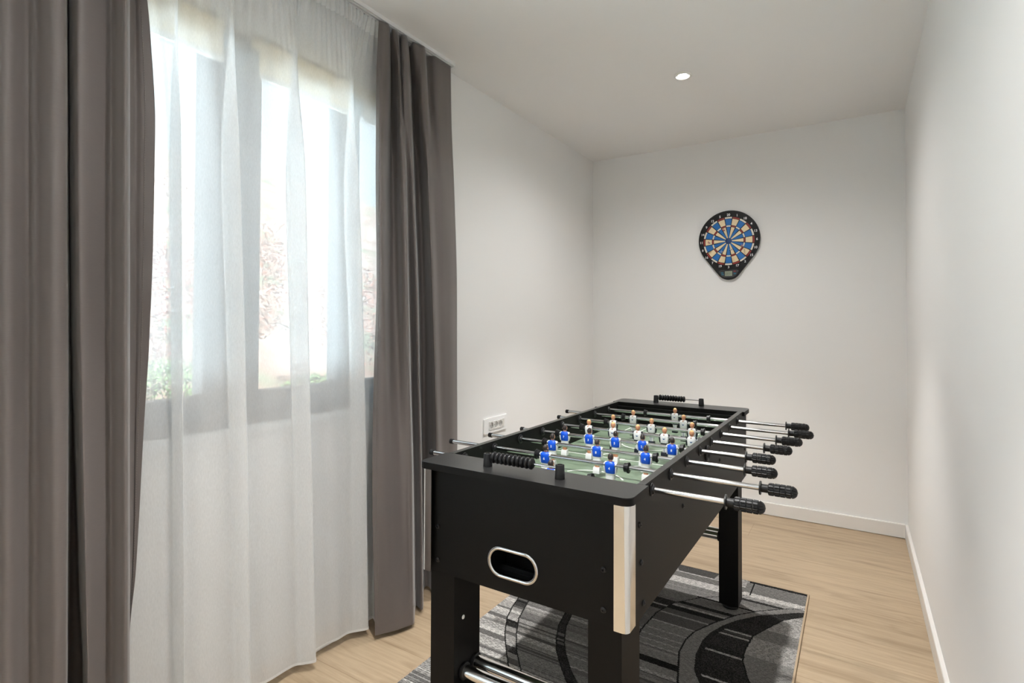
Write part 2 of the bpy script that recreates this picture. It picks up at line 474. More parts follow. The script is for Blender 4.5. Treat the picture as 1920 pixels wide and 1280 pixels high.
# ------------------------------------------------------------------ curtains
RD = [
   (2.532, [(-1.69, 1.605), (-1.68, 1.626), (-1.68, 1.654), (-1.725, 1.708), (-1.69, 1.686), (-1.682, 1.71), (-1.725, 1.764), (-1.688, 1.739), (-1.68, 1.765), (-1.73, 1.832), (-1.69, 1.813), (-1.68, 1.841), (-1.672, 1.876), (-1.72, 1.938), (-1.69, 1.964), (-1.688, 2.021), (-1.69, 2.085)]) ,
   (2.3, [(-1.66, 1.567), (-1.64, 1.58), (-1.65, 1.623), (-1.735, 1.724), (-1.68, 1.698), (-1.64, 1.682), (-1.67, 1.726), (-1.63, 1.695), (-1.64, 1.741), (-1.74, 1.866), (-1.69, 1.844), (-1.65, 1.828), (-1.65, 1.864), (-1.69, 1.928), (-1.66, 1.951), (-1.67, 2.022), (-1.69, 2.092)]) ,
   (1.9, [(-1.64, 1.549), (-1.605, 1.542), (-1.63, 1.59), (-1.715, 1.705), (-1.69, 1.718), (-1.625, 1.674), (-1.605, 1.682), (-1.645, 1.737), (-1.625, 1.75), (-1.732, 1.88), (-1.735, 1.923), (-1.65, 1.868), (-1.63, 1.86), (-1.645, 1.918), (-1.64, 1.97), (-1.66, 2.042), (-1.69, 2.121)]) ,
   (1.4, [(-1.64, 1.558), (-1.6, 1.54), (-1.6, 1.563), (-1.66, 1.655), (-1.65, 1.686), (-1.59, 1.656), (-1.575, 1.672), (-1.66, 1.772), (-1.61, 1.765), (-1.732, 1.91), (-1.735, 1.955), (-1.655, 1.901), (-1.62, 1.883), (-1.645, 1.949), (-1.65, 2.002), (-1.66, 2.063), (-1.69, 2.147)]) ,
   (1.05, [(-1.63, 1.538), (-1.595, 1.533), (-1.58, 1.55), (-1.605, 1.61), (-1.6, 1.645), (-1.565, 1.646), (-1.56, 1.669), (-1.66, 1.789), (-1.605, 1.774), (-1.732, 1.921), (-1.735, 1.966), (-1.655, 1.919), (-1.62, 1.901), (-1.645, 1.968), (-1.65, 2.014), (-1.66, 2.07), (-1.69, 2.15)]) ,
   (0.6, [(-1.62, 1.525), (-1.595, 1.535), (-1.58, 1.555), (-1.575, 1.588), (-1.57, 1.628), (-1.55, 1.65), (-1.548, 1.676), (-1.65, 1.797), (-1.595, 1.784), (-1.73, 1.938), (-1.72, 1.964), (-1.65, 1.925), (-1.615, 1.914), (-1.64, 1.978), (-1.65, 2.026), (-1.66, 2.079), (-1.69, 2.154)]) ,
   (0.02, [(-1.613, 1.539), (-1.6, 1.56), (-1.585, 1.583), (-1.572, 1.606), (-1.56, 1.639), (-1.548, 1.67), (-1.55, 1.694), (-1.635, 1.797), (-1.59, 1.791), (-1.71, 1.933), (-1.7, 1.959), (-1.64, 1.923), (-1.615, 1.92), (-1.635, 1.982), (-1.645, 2.029), (-1.655, 2.082), (-1.68, 2.151)]) ,
]
LD = [
   (2.532, [(-1.69, -0.048), (-1.64, 0.093), (-1.58, 0.185), (-1.62, 0.261), (-1.66, 0.348), (-1.615, 0.372), (-1.575, 0.393), (-1.605, 0.432), (-1.602, 0.454), (-1.56, 0.469), (-1.562, 0.488), (-1.59, 0.503), (-1.65, 0.523), (-1.73, 0.553), (-1.73, 0.552), (-1.66, 0.532), (-1.615, 0.518), (-1.575, 0.515), (-1.565, 0.528), (-1.6, 0.59), (-1.592, 0.604), (-1.552, 0.608), (-1.553, 0.618), (-1.585, 0.635), (-1.66, 0.659), (-1.69, 0.689), (-1.685, 0.69), (-1.68, 0.702)]) ,
   (2.27, [(-1.69, -0.044), (-1.64, 0.097), (-1.58, 0.189), (-1.62, 0.264), (-1.66, 0.352), (-1.615, 0.376), (-1.575, 0.397), (-1.605, 0.436), (-1.602, 0.458), (-1.56, 0.472), (-1.562, 0.492), (-1.59, 0.506), (-1.65, 0.527), (-1.73, 0.557), (-1.73, 0.556), (-1.66, 0.536), (-1.615, 0.522), (-1.575, 0.519), (-1.565, 0.532), (-1.6, 0.593), (-1.592, 0.608), (-1.552, 0.612), (-1.553, 0.622), (-1.585, 0.638), (-1.66, 0.663), (-1.69, 0.692), (-1.685, 0.697), (-1.68, 0.713)]) ,
   (2.07, [(-1.69, -0.041), (-1.64, 0.1), (-1.58, 0.192), (-1.62, 0.267), (-1.66, 0.355), (-1.615, 0.379), (-1.575, 0.4), (-1.605, 0.438), (-1.602, 0.461), (-1.56, 0.475), (-1.562, 0.495), (-1.59, 0.509), (-1.65, 0.53), (-1.73, 0.56), (-1.73, 0.558), (-1.66, 0.539), (-1.615, 0.525), (-1.575, 0.522), (-1.565, 0.535), (-1.6, 0.596), (-1.592, 0.61), (-1.552, 0.615), (-1.553, 0.624), (-1.585, 0.641), (-1.66, 0.666), (-1.69, 0.695), (-1.685, 0.708), (-1.68, 0.732)]) ,
   (1.8, [(-1.69, -0.037), (-1.64, 0.105), (-1.58, 0.196), (-1.62, 0.271), (-1.66, 0.359), (-1.615, 0.383), (-1.575, 0.404), (-1.605, 0.442), (-1.602, 0.464), (-1.56, 0.479), (-1.562, 0.5), (-1.59, 0.514), (-1.65, 0.535), (-1.73, 0.564), (-1.73, 0.563), (-1.66, 0.543), (-1.615, 0.53), (-1.575, 0.527), (-1.565, 0.539), (-1.6, 0.6), (-1.592, 0.614), (-1.552, 0.618), (-1.553, 0.628), (-1.585, 0.645), (-1.66, 0.669), (-1.69, 0.699), (-1.685, 0.718), (-1.68, 0.748)]) ,
   (1.5, [(-1.69, -0.032), (-1.64, 0.109), (-1.58, 0.201), (-1.62, 0.276), (-1.66, 0.363), (-1.615, 0.388), (-1.575, 0.408), (-1.605, 0.447), (-1.602, 0.469), (-1.56, 0.483), (-1.562, 0.505), (-1.59, 0.519), (-1.65, 0.54), (-1.73, 0.57), (-1.73, 0.57), (-1.66, 0.55), (-1.615, 0.536), (-1.575, 0.533), (-1.565, 0.544), (-1.6, 0.604), (-1.592, 0.618), (-1.552, 0.622), (-1.553, 0.632), (-1.585, 0.649), (-1.66, 0.673), (-1.69, 0.703), (-1.685, 0.719), (-1.68, 0.747)]) ,
   (1.2, [(-1.69, -0.027), (-1.64, 0.114), (-1.58, 0.205), (-1.62, 0.28), (-1.66, 0.368), (-1.615, 0.392), (-1.575, 0.413), (-1.605, 0.451), (-1.602, 0.473), (-1.56, 0.488), (-1.562, 0.511), (-1.59, 0.526), (-1.65, 0.546), (-1.73, 0.576), (-1.73, 0.579), (-1.66, 0.558), (-1.615, 0.544), (-1.575, 0.541), (-1.565, 0.55), (-1.6, 0.608), (-1.592, 0.622), (-1.552, 0.626), (-1.553, 0.636), (-1.585, 0.653), (-1.66, 0.678), (-1.69, 0.707), (-1.685, 0.719), (-1.68, 0.741)]) ,
   (0.96, [(-1.69, -0.023), (-1.64, 0.118), (-1.58, 0.209), (-1.62, 0.284), (-1.66, 0.371), (-1.615, 0.395), (-1.575, 0.416), (-1.605, 0.454), (-1.602, 0.476), (-1.56, 0.491), (-1.562, 0.515), (-1.59, 0.529), (-1.65, 0.55), (-1.73, 0.58), (-1.73, 0.588), (-1.66, 0.567), (-1.615, 0.553), (-1.575, 0.55), (-1.565, 0.555), (-1.6, 0.611), (-1.592, 0.626), (-1.552, 0.63), (-1.553, 0.64), (-1.585, 0.656), (-1.66, 0.681), (-1.69, 0.71), (-1.685, 0.715), (-1.68, 0.731)]) ,
   (0.565, [(-1.69, -0.017), (-1.64, 0.124), (-1.58, 0.215), (-1.62, 0.29), (-1.66, 0.377), (-1.615, 0.401), (-1.575, 0.422), (-1.605, 0.46), (-1.602, 0.482), (-1.56, 0.497), (-1.562, 0.518), (-1.59, 0.532), (-1.65, 0.553), (-1.73, 0.583), (-1.73, 0.604), (-1.66, 0.583), (-1.615, 0.568), (-1.575, 0.565), (-1.565, 0.565), (-1.6, 0.617), (-1.592, 0.631), (-1.552, 0.635), (-1.553, 0.645), (-1.585, 0.662), (-1.66, 0.686), (-1.69, 0.715), (-1.685, 0.711), (-1.68, 0.716)]) ,
   (0.41, [(-1.69, -0.015), (-1.64, 0.126), (-1.58, 0.217), (-1.62, 0.292), (-1.66, 0.379), (-1.615, 0.403), (-1.575, 0.424), (-1.605, 0.462), (-1.602, 0.484), (-1.56, 0.499), (-1.562, 0.519), (-1.59, 0.534), (-1.65, 0.554), (-1.73, 0.584), (-1.73, 0.612), (-1.66, 0.591), (-1.615, 0.576), (-1.575, 0.573), (-1.565, 0.569), (-1.6, 0.619), (-1.592, 0.633), (-1.552, 0.637), (-1.553, 0.647), (-1.585, 0.664), (-1.66, 0.688), (-1.69, 0.706), (-1.685, 0.704), (-1.68, 0.703)]) ,
   (0.02, [(-1.69, -0.008), (-1.64, 0.132), (-1.58, 0.223), (-1.62, 0.298), (-1.66, 0.385), (-1.615, 0.409), (-1.575, 0.43), (-1.605, 0.468), (-1.602, 0.49), (-1.56, 0.504), (-1.562, 0.521), (-1.59, 0.535), (-1.65, 0.556), (-1.73, 0.585), (-1.73, 0.625), (-1.66, 0.604), (-1.615, 0.589), (-1.575, 0.586), (-1.565, 0.578), (-1.6, 0.624), (-1.592, 0.639), (-1.552, 0.643), (-1.553, 0.652), (-1.585, 0.669), (-1.66, 0.694), (-1.69, 0.702), (-1.685, 0.701), (-1.68, 0.699)]) ,
]
SH = [
   (2.53, [(-1.7, 0.659), (-1.7, 0.677), (-1.7, 0.695), (-1.7, 0.714), (-1.7, 0.733), (-1.7, 0.752), (-1.7, 0.772), (-1.7, 0.792), (-1.7, 0.813), (-1.7, 0.834), (-1.7, 0.855), (-1.7, 0.877), (-1.7, 0.9), (-1.7, 0.923), (-1.7, 0.947), (-1.7, 0.971), (-1.7, 0.996), (-1.7, 1.021), (-1.7, 1.047), (-1.7, 1.074), (-1.7, 1.101), (-1.7, 1.129), (-1.7, 1.158), (-1.7, 1.187), (-1.7, 1.217), (-1.7, 1.248), (-1.7, 1.28), (-1.7, 1.313), (-1.7, 1.347), (-1.7, 1.381), (-1.7, 1.417), (-1.7, 1.454), (-1.7, 1.491), (-1.7, 1.53), (-1.7, 1.57), (-1.7, 1.612)]) ,
   (2.2, [(-1.7029999999999998, 0.669), (-1.7000000000000002, 0.684), (-1.7000000000000002, 0.7), (-1.7000000000000002, 0.718), (-1.7000000000000002, 0.749), (-1.6880000000000002, 0.765), (-1.6772, 0.779), (-1.673, 0.792), (-1.6831999999999998, 0.805), (-1.6987999999999999, 0.809), (-1.706, 0.842), (-1.7012, 0.872), (-1.7000000000000002, 0.906), (-1.6880000000000002, 0.927), (-1.6772, 0.946), (-1.673, 0.963), (-1.6831999999999998, 0.978), (-1.6987999999999999, 0.973), (-1.706, 1.025), (-1.7000000000000002, 1.061), (-1.7000000000000002, 1.123), (-1.6880000000000002, 1.149), (-1.6772, 1.172), (-1.673, 1.193), (-1.6831999999999998, 1.211), (-1.6987999999999999, 1.203), (-1.706, 1.275), (-1.7000000000000002, 1.322), (-1.7000000000000002, 1.363), (-1.6880000000000002, 1.393), (-1.6772, 1.42), (-1.673, 1.445), (-1.6831999999999998, 1.467), (-1.6987999999999999, 1.467), (-1.7048, 1.536), (-1.7029999999999998, 1.638)]) ,
   (1.8, [(-1.705, 0.68), (-1.7, 0.692), (-1.7, 0.707), (-1.7, 0.723), (-1.7, 0.776), (-1.68, 0.79), (-1.662, 0.8), (-1.655, 0.807), (-1.672, 0.809), (-1.698, 0.795), (-1.71, 0.838), (-1.702, 0.877), (-1.7, 0.933), (-1.68, 0.955), (-1.662, 0.972), (-1.655, 0.983), (-1.672, 0.986), (-1.698, 0.949), (-1.71, 1.025), (-1.7, 1.072), (-1.7, 1.164), (-1.68, 1.192), (-1.662, 1.212), (-1.655, 1.226), (-1.672, 1.23), (-1.698, 1.179), (-1.71, 1.291), (-1.7, 1.355), (-1.7, 1.408), (-1.68, 1.438), (-1.662, 1.459), (-1.655, 1.475), (-1.672, 1.479), (-1.698, 1.437), (-1.708, 1.533), (-1.705, 1.664)]) ,
   (1.25, [(-1.705, 0.687), (-1.7, 0.7), (-1.7, 0.714), (-1.7, 0.73), (-1.7, 0.786), (-1.68, 0.8), (-1.662, 0.81), (-1.655, 0.817), (-1.672, 0.819), (-1.698, 0.805), (-1.71, 0.849), (-1.702, 0.887), (-1.7, 0.955), (-1.68, 0.978), (-1.662, 0.994), (-1.655, 1.006), (-1.672, 1.009), (-1.698, 0.971), (-1.71, 1.049), (-1.7, 1.096), (-1.7, 1.183), (-1.68, 1.212), (-1.662, 1.232), (-1.655, 1.246), (-1.672, 1.25), (-1.698, 1.199), (-1.71, 1.311), (-1.7, 1.376), (-1.7, 1.435), (-1.68, 1.465), (-1.662, 1.487), (-1.655, 1.503), (-1.672, 1.507), (-1.698, 1.465), (-1.708, 1.562), (-1.705, 1.67)]) ,
   (0.8, [(-1.705, 0.694), (-1.7, 0.706), (-1.7, 0.72), (-1.7, 0.736), (-1.7, 0.795), (-1.68, 0.809), (-1.662, 0.819), (-1.655, 0.826), (-1.672, 0.828), (-1.698, 0.814), (-1.71, 0.858), (-1.702, 0.896), (-1.7, 0.971), (-1.68, 0.994), (-1.662, 1.011), (-1.655, 1.022), (-1.672, 1.026), (-1.698, 0.988), (-1.71, 1.066), (-1.7, 1.113), (-1.7, 1.202), (-1.68, 1.23), (-1.662, 1.251), (-1.655, 1.265), (-1.672, 1.269), (-1.698, 1.217), (-1.71, 1.331), (-1.7, 1.396), (-1.7, 1.453), (-1.68, 1.484), (-1.662, 1.506), (-1.655, 1.522), (-1.672, 1.526), (-1.698, 1.483), (-1.708, 1.582), (-1.705, 1.675)]) ,
   (0.03, [(-1.705, 0.704), (-1.7, 0.716), (-1.7, 0.731), (-1.7, 0.747), (-1.7, 0.808), (-1.68, 0.822), (-1.662, 0.832), (-1.655, 0.839), (-1.672, 0.842), (-1.698, 0.828), (-1.71, 0.871), (-1.702, 0.909), (-1.7, 0.993), (-1.68, 1.017), (-1.662, 1.033), (-1.655, 1.045), (-1.672, 1.048), (-1.698, 1.01), (-1.71, 1.089), (-1.7, 1.137), (-1.7, 1.228), (-1.68, 1.257), (-1.662, 1.278), (-1.655, 1.293), (-1.672, 1.297), (-1.698, 1.244), (-1.71, 1.359), (-1.7, 1.425), (-1.7, 1.475), (-1.68, 1.506), (-1.662, 1.528), (-1.655, 1.544), (-1.672, 1.548), (-1.698, 1.505), (-1.708, 1.605), (-1.67, 1.595)]) ,
]


def hem_strip(G, rows, off, z0, z1):
    """band that follows the cloth of grid G a hair in front of it"""
    nc = G.shape[1]
    P = G[-1, :, :2]
    t = np.gradient(P, axis=0); t /= np.linalg.norm(t, axis=1)[:, None] + 1e-9
    n = np.stack([t[:, 1], -t[:, 0]], 1)
    out = np.zeros((rows, nc, 3))
    for i, z in enumerate(np.linspace(z1, z0, rows)):
        k = np.argmin(abs(G[:, 0, 2] - z))
        out[i, :, :2] = G[k, :, :2] + n * off
        out[i, :, 2] = z
    return out

def stitches(G, col, name, parent, off, z0, z1, step=.007):
    bm = bmesh.new()
    zs = G[:, 0, 2]
    z = z0
    while z < z1:
        k = int(np.argmin(abs(zs - z)))
        p = G[k, col]; t = G[k, col + 1] - G[k, col - 1]
        t = t / (np.linalg.norm(t) + 1e-9)
        n = np.array([t[1], -t[0], 0]) * off
        c = Vector(p + n); c.z = z
        box(bm, c.x - .0005, c.x + .0005, c.y - .0006, c.y + .0006, z, z + step * .6)
        z += step
    return obj(name, bm, M_stitch, parent)

def wobble(G, amp, seed):
    r = np.random.RandomState(seed)
    nr, nc, _ = G.shape
    z = G[:, :, 2]; u = np.linspace(0, 1, nc)[None, :]
    w = np.zeros((nr, nc))
    for k in range(5):
        w += np.sin(z * (2 + 5 * r.rand()) + u * (10 + 40 * r.rand()) + 6 * r.rand()) * amp * (.4 + .6 * r.rand())
    G[:, :, 0] += w
    return G

# right drape
G = wobble(drape_grid(RD, 9, 150), .0006, 2)
rd = grid_obj('curtain', G, M_drape)
so_ = rd.modifiers.new('cloth', 'SOLIDIFY'); so_.thickness = 0.0012; so_.offset = 0
tag(rd, 'grey satin curtain gathered at the far side of the window beside the white wall', 'curtain', 'grey curtains')
grid_obj('bottom_hem', hem_strip(G, 10, .0016, .021, .095), M_drape, rd)
stitches(G, 6, 'edge_stitching', rd, .0014, .05, 2.3)
# left drape
G = wobble(drape_grid(LD, 9, 150), .0006, 5)
ld = grid_obj('curtain', G, M_drape)
so_ = ld.modifiers.new('cloth', 'SOLIDIFY'); so_.thickness = 0.0012; so_.offset = 0
tag(ld, 'wide grey satin curtain in deep folds at the near left side of the window', 'curtain', 'grey curtains')
grid_obj('bottom_hem', hem_strip(G, 10, .0016, .021, .095), M_drape, ld)
stitches(G, -8, 'edge_stitching', ld, .0014, .45, 2.3)
# sheer
G = wobble(drape_grid(SH, 10, 150), .0005, 9)
# pencil-pleat gathers that die out below the heading
arc_ = np.concatenate([[0], np.cumsum(np.linalg.norm(np.diff(G[0, :, :2], axis=0), axis=1))])
fade = np.clip((G[:, 0, 2] - 2.15) / .38, 0, 1) ** 1.6
G[:, :, 0] += fade[:, None] * (.0075 * np.sin(arc_ * 2 * PI / .021) + .003 * np.sin(arc_ * 2 * PI / .047))[None, :]
sh = grid_obj('sheer_curtain', G, M_sheer)
tag(sh, 'white see-through sheer curtain hanging across the window between the grey curtains', 'sheer curtain')
grid_obj('bottom_hem', hem_strip(G, 3, .0012, .0305, .040), M_sheer_hem, sh)
grid_obj('heading_tape', hem_strip(G[::-1], 8, .0012, 2.46, 2.53), M_sheer_hem, sh)

# ------------------------------------------------------------------ downlights
M_ring = mat('white ring', (0.82, 0.82, 0.80, 1), 0.35)
M_cup = mat('lamp reflector', (0.85, 0.85, 0.85, 1), 0.2, 1.0)
M_bulb = bpy.data.materials.new('lit bulb'); M_bulb.use_nodes = True
_b = M_bulb.node_tree.nodes['Principled BSDF']; _b.inputs['Emission Color'].default_value = (1, .93, .82, 1); _b.inputs['Emission Strength'].default_value = 14
for i, (x, y, lab) in enumerate(((-.753, 2.836, 'small round recessed ceiling spotlight, lit, above the far half of the table'),
                                 (-.748, .985, 'lit recessed ceiling spotlight above the near end of the table'),
                                 (-.748, -.80, 'added recessed ceiling spotlight, lit, out of view behind the viewpoint by the front wall'))):  # this last lamp is added, unseen, to brighten the room
    o = thing('downlight', lab, 'ceiling light', (x, y, ZC), 'recessed ceiling spotlights')
    bm = bmesh.new(); lathe(bm, (0, 0, -.0003), (0, 0, -1), [(0, .046), (.003, .046), (.006, .042), (.0065, .034), (.003, .0335), (0, .0335)], 40, caps=False)
    fix_normals(bm)
    obj('trim_ring', bm, M_ring, o, True, 40)
    bm = bmesh.new(); lathe(bm, (0, 0, -.0005), (0, 0, -1), [(0, .033), (.002, .027)], 32)
    obj('reflector', bm, M_cup, o, True, 40)
    bm = bmesh.new(); lathe(bm, (0, 0, -.0028), (0, 0, -1), [(0, .025), (.0025, .024), (.004, .018), (.0048, .009)], 32)
    obj('bulb', bm, M_bulb, o, True, 40)
    # the lamp's beam, and its weaker spill to the sides
    for nm, en, ang, bl in (('beam', BEAM, 76, .55), ('spill', SPOT, 158, 1.0)):
        l = bpy.data.lights.new(nm, 'SPOT'); l.energy = en; l.color = (1, .985, .965)
        l.spot_size = math.radians(ang); l.spot_blend = bl; l.shadow_soft_size = 0.022
        lo = bpy.data.objects.new(nm, l); COL.objects.link(lo); lo.parent = o; lo.location = (0, 0, -.012)

# ------------------------------------------------------------------ socket
o = thing('wall_socket', 'white triple power socket on the wall beside the far grey curtain', 'socket', (XL, 2.592, .682))
bm = bmesh.new(); prism(bm, rrect(-.117, .117, -.0425, .0425, .006), .0003, .009, lambda u, v, w: (w, u, v))
bmesh.ops.bevel(bm, geom=[e for e in bm.edges if all(v.co.x > .005 for v in e.verts)], offset=.002, segments=2, affect='EDGES')
fix_normals(bm)
obj('cover_plate', bm, M_white, o, True, 30)
M_sock = mat('socket white', (.74, .73, .71, 1), .4)
M_well = mat('socket well', (.50, .49, .47, 1), .5)
for k in range(3):
    cy = -.053 + k * .045
    bm = bmesh.new()
    seg = 32; cx0 = .0094
    c = [bm.verts.new((cx0 + .0045, cy + .0175 * math.cos(2 * PI * j / seg), .0175 * math.sin(2 * PI * j / seg))) for j in range(seg)]
    s = []
    for j in range(seg):
        a = 2 * PI * j / seg; dx, dz = math.cos(a), math.sin(a)
        k2 = min(.0215 / max(abs(dx), 1e-6), .0225 / max(abs(dz), 1e-6))
        s.append(bm.verts.new((cx0 + .0045, cy + dx * k2, dz * k2)))
    s2 = [bm.verts.new((cx0, v.co.y, v.co.z)) for v in s]
    for j in range(seg):
        jn = (j + 1) % seg
        bm.faces.new((c[j], c[jn], s[jn], s[j])); bm.faces.new((s[j], s[jn], s2[jn], s2[j]))
    w = [bm.verts.new((cx0 + .0002, v.co.y, v.co.z)) for v in c]
    for j in range(seg):
        f = bm.faces.new((c[j], c[(j + 1) % seg], w[(j + 1) % seg], w[j])); f.material_index = 1
    f = bm.faces.new(w); f.material_index = 1
    fix_normals(bm)
    mod = obj('socket_module', bm, [M_sock, M_well], o)
    bm = bmesh.new()
    for dy in (-.0095, .0095):
        cyl(bm, (cx0 + .0003, cy + dy, 0), (cx0 + .0008, cy + dy, 0), .0026, 12)
    obj('pin_hole_shade', bm, M_hole_shade, mod)  # dark discs painted for the shade inside the pin holes
bm = bmesh.new(); box(bm, .0092, .0132, .0625, .0775, -.0225, .0225, bev=.001)
obj('blank_module', bm, M_sock, o)

# ------------------------------------------------------------------ dartboard
BX, BZ, BY = -.738, 1.838, YB
db = thing('dartboard', 'black electronic dartboard with blue and cream segments hanging on the far wall', 'dartboard', (BX, BY, BZ))
M_case = mat('dartboard case', (.006, .006, .0065, 1), .42, spec=.3)
M_cream = noise_bump(mat('cream segment', lin(238, 218, 178), .5), 1500, .2)
M_dblue = noise_bump(mat('blue segment', lin(14, 108, 184), .45), 1500, .2)
M_red = mat('red ring', lin(142, 40, 32), .45)
M_ivory = mat('ivory ring', lin(226, 222, 208), .45)
M_navyb = mat('bull blue', lin(28, 62, 112), .45)
fr = lambda u, v, w: (u, -w, v)
def hull_pts(R, zc, r2, z2, n=48):
    d = zc - z2; th = math.asin((R - r2) / d)
    pts = []
    for k in range(n + 1):                       # big arc over the top
        a = -th + (PI + 2 * th) * k / n
        pts.append((R * math.cos(a), zc + R * math.sin(a)))
    for k in range(n // 3 + 1):                  # small arc underneath
        a = PI + th + (PI - 2 * th) * k / (n // 3)
        pts.append((r2 * math.cos(a), z2 + r2 * math.sin(a)))
    return pts
bm = bmesh.new()
HP = hull_pts(.2, .011, .080, -.187)
prism(bm, HP, .0005, .022, fr)
es = [e for e in bm.edges if all(v.co.y < -.02 for v in e.verts)]
bmesh.ops.bevel(bm, geom=es, offset=.005, segments=3, affect='EDGES')
fix_normals(bm)
obj('housing', bm, M_case, db, True, 35)
bm = bmesh.new()
def sector(bm, r0, r1, a0, a1, w0, w1, mi, n=4):
    poly = [(r0 * math.sin(a0 + (a1 - a0) * k / n), r0 * math.cos(a0 + (a1 - a0) * k / n)) for k in range(n + 1)]
    poly += [(r1 * math.sin(a1 - (a1 - a0) * k / n), r1 * math.cos(a1 - (a1 - a0) * k / n)) for k in range(n + 1)]
    prism(bm, poly, w0, w1, fr, mi)
for k in range(20):
    c = 2 * PI * k / 20; h = PI / 20
    main, rg = (0, 2) if k % 2 == 0 else (1, 3)
    for r0, r1, mi in ((.0215, .0965, main), (.0990, .1080, rg), (.1105, .1530, main), (.1555, .1660, rg)):
        g = .0016 / ((r0 + r1) / 2) + .006
        sector(bm, r0, r1, c - h + g, c + h - g, .0215, .0245, mi)
fix_normals(bm)
obj('scoring_segments', bm, [M_dblue, M_cream, M_ivory, M_red], db)
bm = bmesh.new(); lathe(bm, (0, -.0215, 0), (0, -1, 0), [(0, .0195), (.003, .0195), (.0042, .015)], 32)
obj('bullseye', bm, M_navyb, db, True, 30)
for k, nn in enumerate((20, 1, 18, 4, 13, 6, 10, 15, 2, 17, 3, 19, 7, 16, 8, 11, 14, 9, 12, 5)):
    a = 2 * PI * k / 20; R = .181
    cx, cz = R * math.sin(a), R * math.cos(a)
    bm = bmesh.new()
    text_bm(bm, str(nn), .0225, lambda u, v, w: fr(cx + u, cz + v, .0226 + w), .001)
    obj('numeral', bm, M_white, db)
# score panel
M_panel = mat('panel grey', (.03, .03, .032, 1), .35)
M_lcd = mat('lcd', lin(150, 158, 138), .3)
M_ink = mat('lcd ink', lin(74, 84, 74), .5)
M_btn = mat('teal button', lin(38, 104, 128), .4)
M_rbtn = mat('red button', lin(132, 40, 52), .4)
bm = bmesh.new(); prism(bm, [(-.066, -.2075), (-.046, -.2435), (-.03, -.2505), (.03, -.2505), (.046, -.2435), (.066, -.2075), (.05, -.1985), (-.05, -.1985)], .0215, .0235, fr); fix_normals(bm)
pn = obj('score_panel', bm, M_panel, db)
bm = bmesh.new(); prism(bm, [(-.0235, -.2410), (.0235, -.2410), (.0235, -.2085), (-.0235, -.2085)], .0233, .0245, fr, 0)
for cx in (-.0135, 0, .0135):
    for (u0, u1, v0, v1) in ((-.004, .004, .0085, .0100), (-.004, .004, -.0008, .0008), (-.004, .004, -.0100, -.0085), (-.0048, -.0034, -.0095, .0095), (.0034, .0048, -.0095, .0095)):
        prism(bm, [(cx + u0, -.2255 + v0), (cx + u1, -.2255 + v0), (cx + u1, -.2255 + v1), (cx + u0, -.2255 + v1)], .0244, .0247, fr, 1)
fix_normals(bm)
obj('score_display', bm, [M_lcd, M_ink], pn)
for (u, v, m_) in ((-.0375, -.2065, M_panel), (-.0415, -.2185, M_btn), (-.0385, -.2305, M_btn), (.0400, -.2105, M_rbtn), (.0405, -.2265, M_btn)):
    bm = bmesh.new(); prism(bm, rrect(u - .0085, u + .0085, v - .0042, v + .0042, .0035), .0233, .0256, fr); fix_normals(bm)
    obj('button', bm, m_, pn)

# darts stuck in the board
M_steel = mat('dart steel', (.7, .7, .72, 1), .25, 1.0)
M_fl = [mat('pink flight', lin(226, 150, 140), .5), mat('white flight', lin(230, 228, 222), .5), mat('pale blue flight', lin(176, 190, 226), .5), mat('red flight', lin(206, 70, 66), .5)]
for (u, v, mi, lab) in ((-.118, -.010, 0, 'dart with a pink flight stuck at the left rim of the dartboard'),
                        (-.020, .068, 3, 'dart with a red flight stuck above the dartboard bullseye'),
                        (.026, -.066, 1, 'dart with a white flight stuck just below and right of the bullseye'),
                        (-.034, -.078, 2, 'dart with a pale blue flight stuck below and left of the bullseye'),
                        (.096, -.046, 0, 'dart with a pink flight stuck low on the right of the dartboard')):
    d = thing('dart', lab, 'dart', (BX + u, BY - .0248, BZ + v), 'darts in the board')
    dr = Vector((.05, -1, -.04)).normalized()
    bm = bmesh.new(); lathe(bm, dr * .0005, dr, [(0, .0006), (.018, .0011), (.020, .0026), (.046, .003), (.050, .0016), (.086, .0014)], 10)
    obj('barrel', bm, M_steel, d, True, 40)
    bm = bmesh.new(); _, uu, vv = basis(dr)
    for w_ in (uu, vv):
        for s_ in (-1, 1):
            t_ = dr.cross(w_) * .0003
            A = [dr * .070, dr * .078 + w_ * s_ * .010, dr * .094 + w_ * s_ * .010, dr * .098]
            a_ = [bm.verts.new(p + t_) for p in A]; c_ = [bm.verts.new(p - t_) for p in A]
            bm.faces.new(a_); bm.faces.new(c_[::-1])
            for i in range(4):
                bm.faces.new((a_[i], c_[i], c_[(i + 1) % 4], a_[(i + 1) % 4]))
    fix_normals(bm)
    obj('flight', bm, M_fl[mi], d)

# ------------------------------------------------------------------ rug
RX0, RX1, RY0, RY1 = -1.352, -.190, 1.12, 2.872
rg_ = np.random.RandomState(11)
st = .003
nx, ny = int(round((RX1 - RX0) / st)), int(round((RY1 - RY0) / st))
X = RX0 + (np.arange(nx) + .5) * st; Y = RY0 + (np.arange(ny) + .5) * st
XX, YY = np.meshgrid(X, Y)
def stripes(seed, wmin, wmax, vals):
    r = np.random.RandomState(seed); out = np.zeros(ny); y = 0
    while y < ny:
        n = max(1, int(round((wmin + (wmax - wmin) * r.rand() ** 2) / st)))
        out[y:y + n] = vals[r.randint(len(vals))]
        y += n
    return np.repeat(out[:, None], nx, 1)
def xs_of(pts):
    pts = sorted(pts); ya = [p[0] for p in pts]; xa = [p[1] for p in pts]
    return np.repeat(np.interp(Y, ya, xa)[:, None], nx, 1)
def inv(l):
    return [(y, x) for x, y in l]
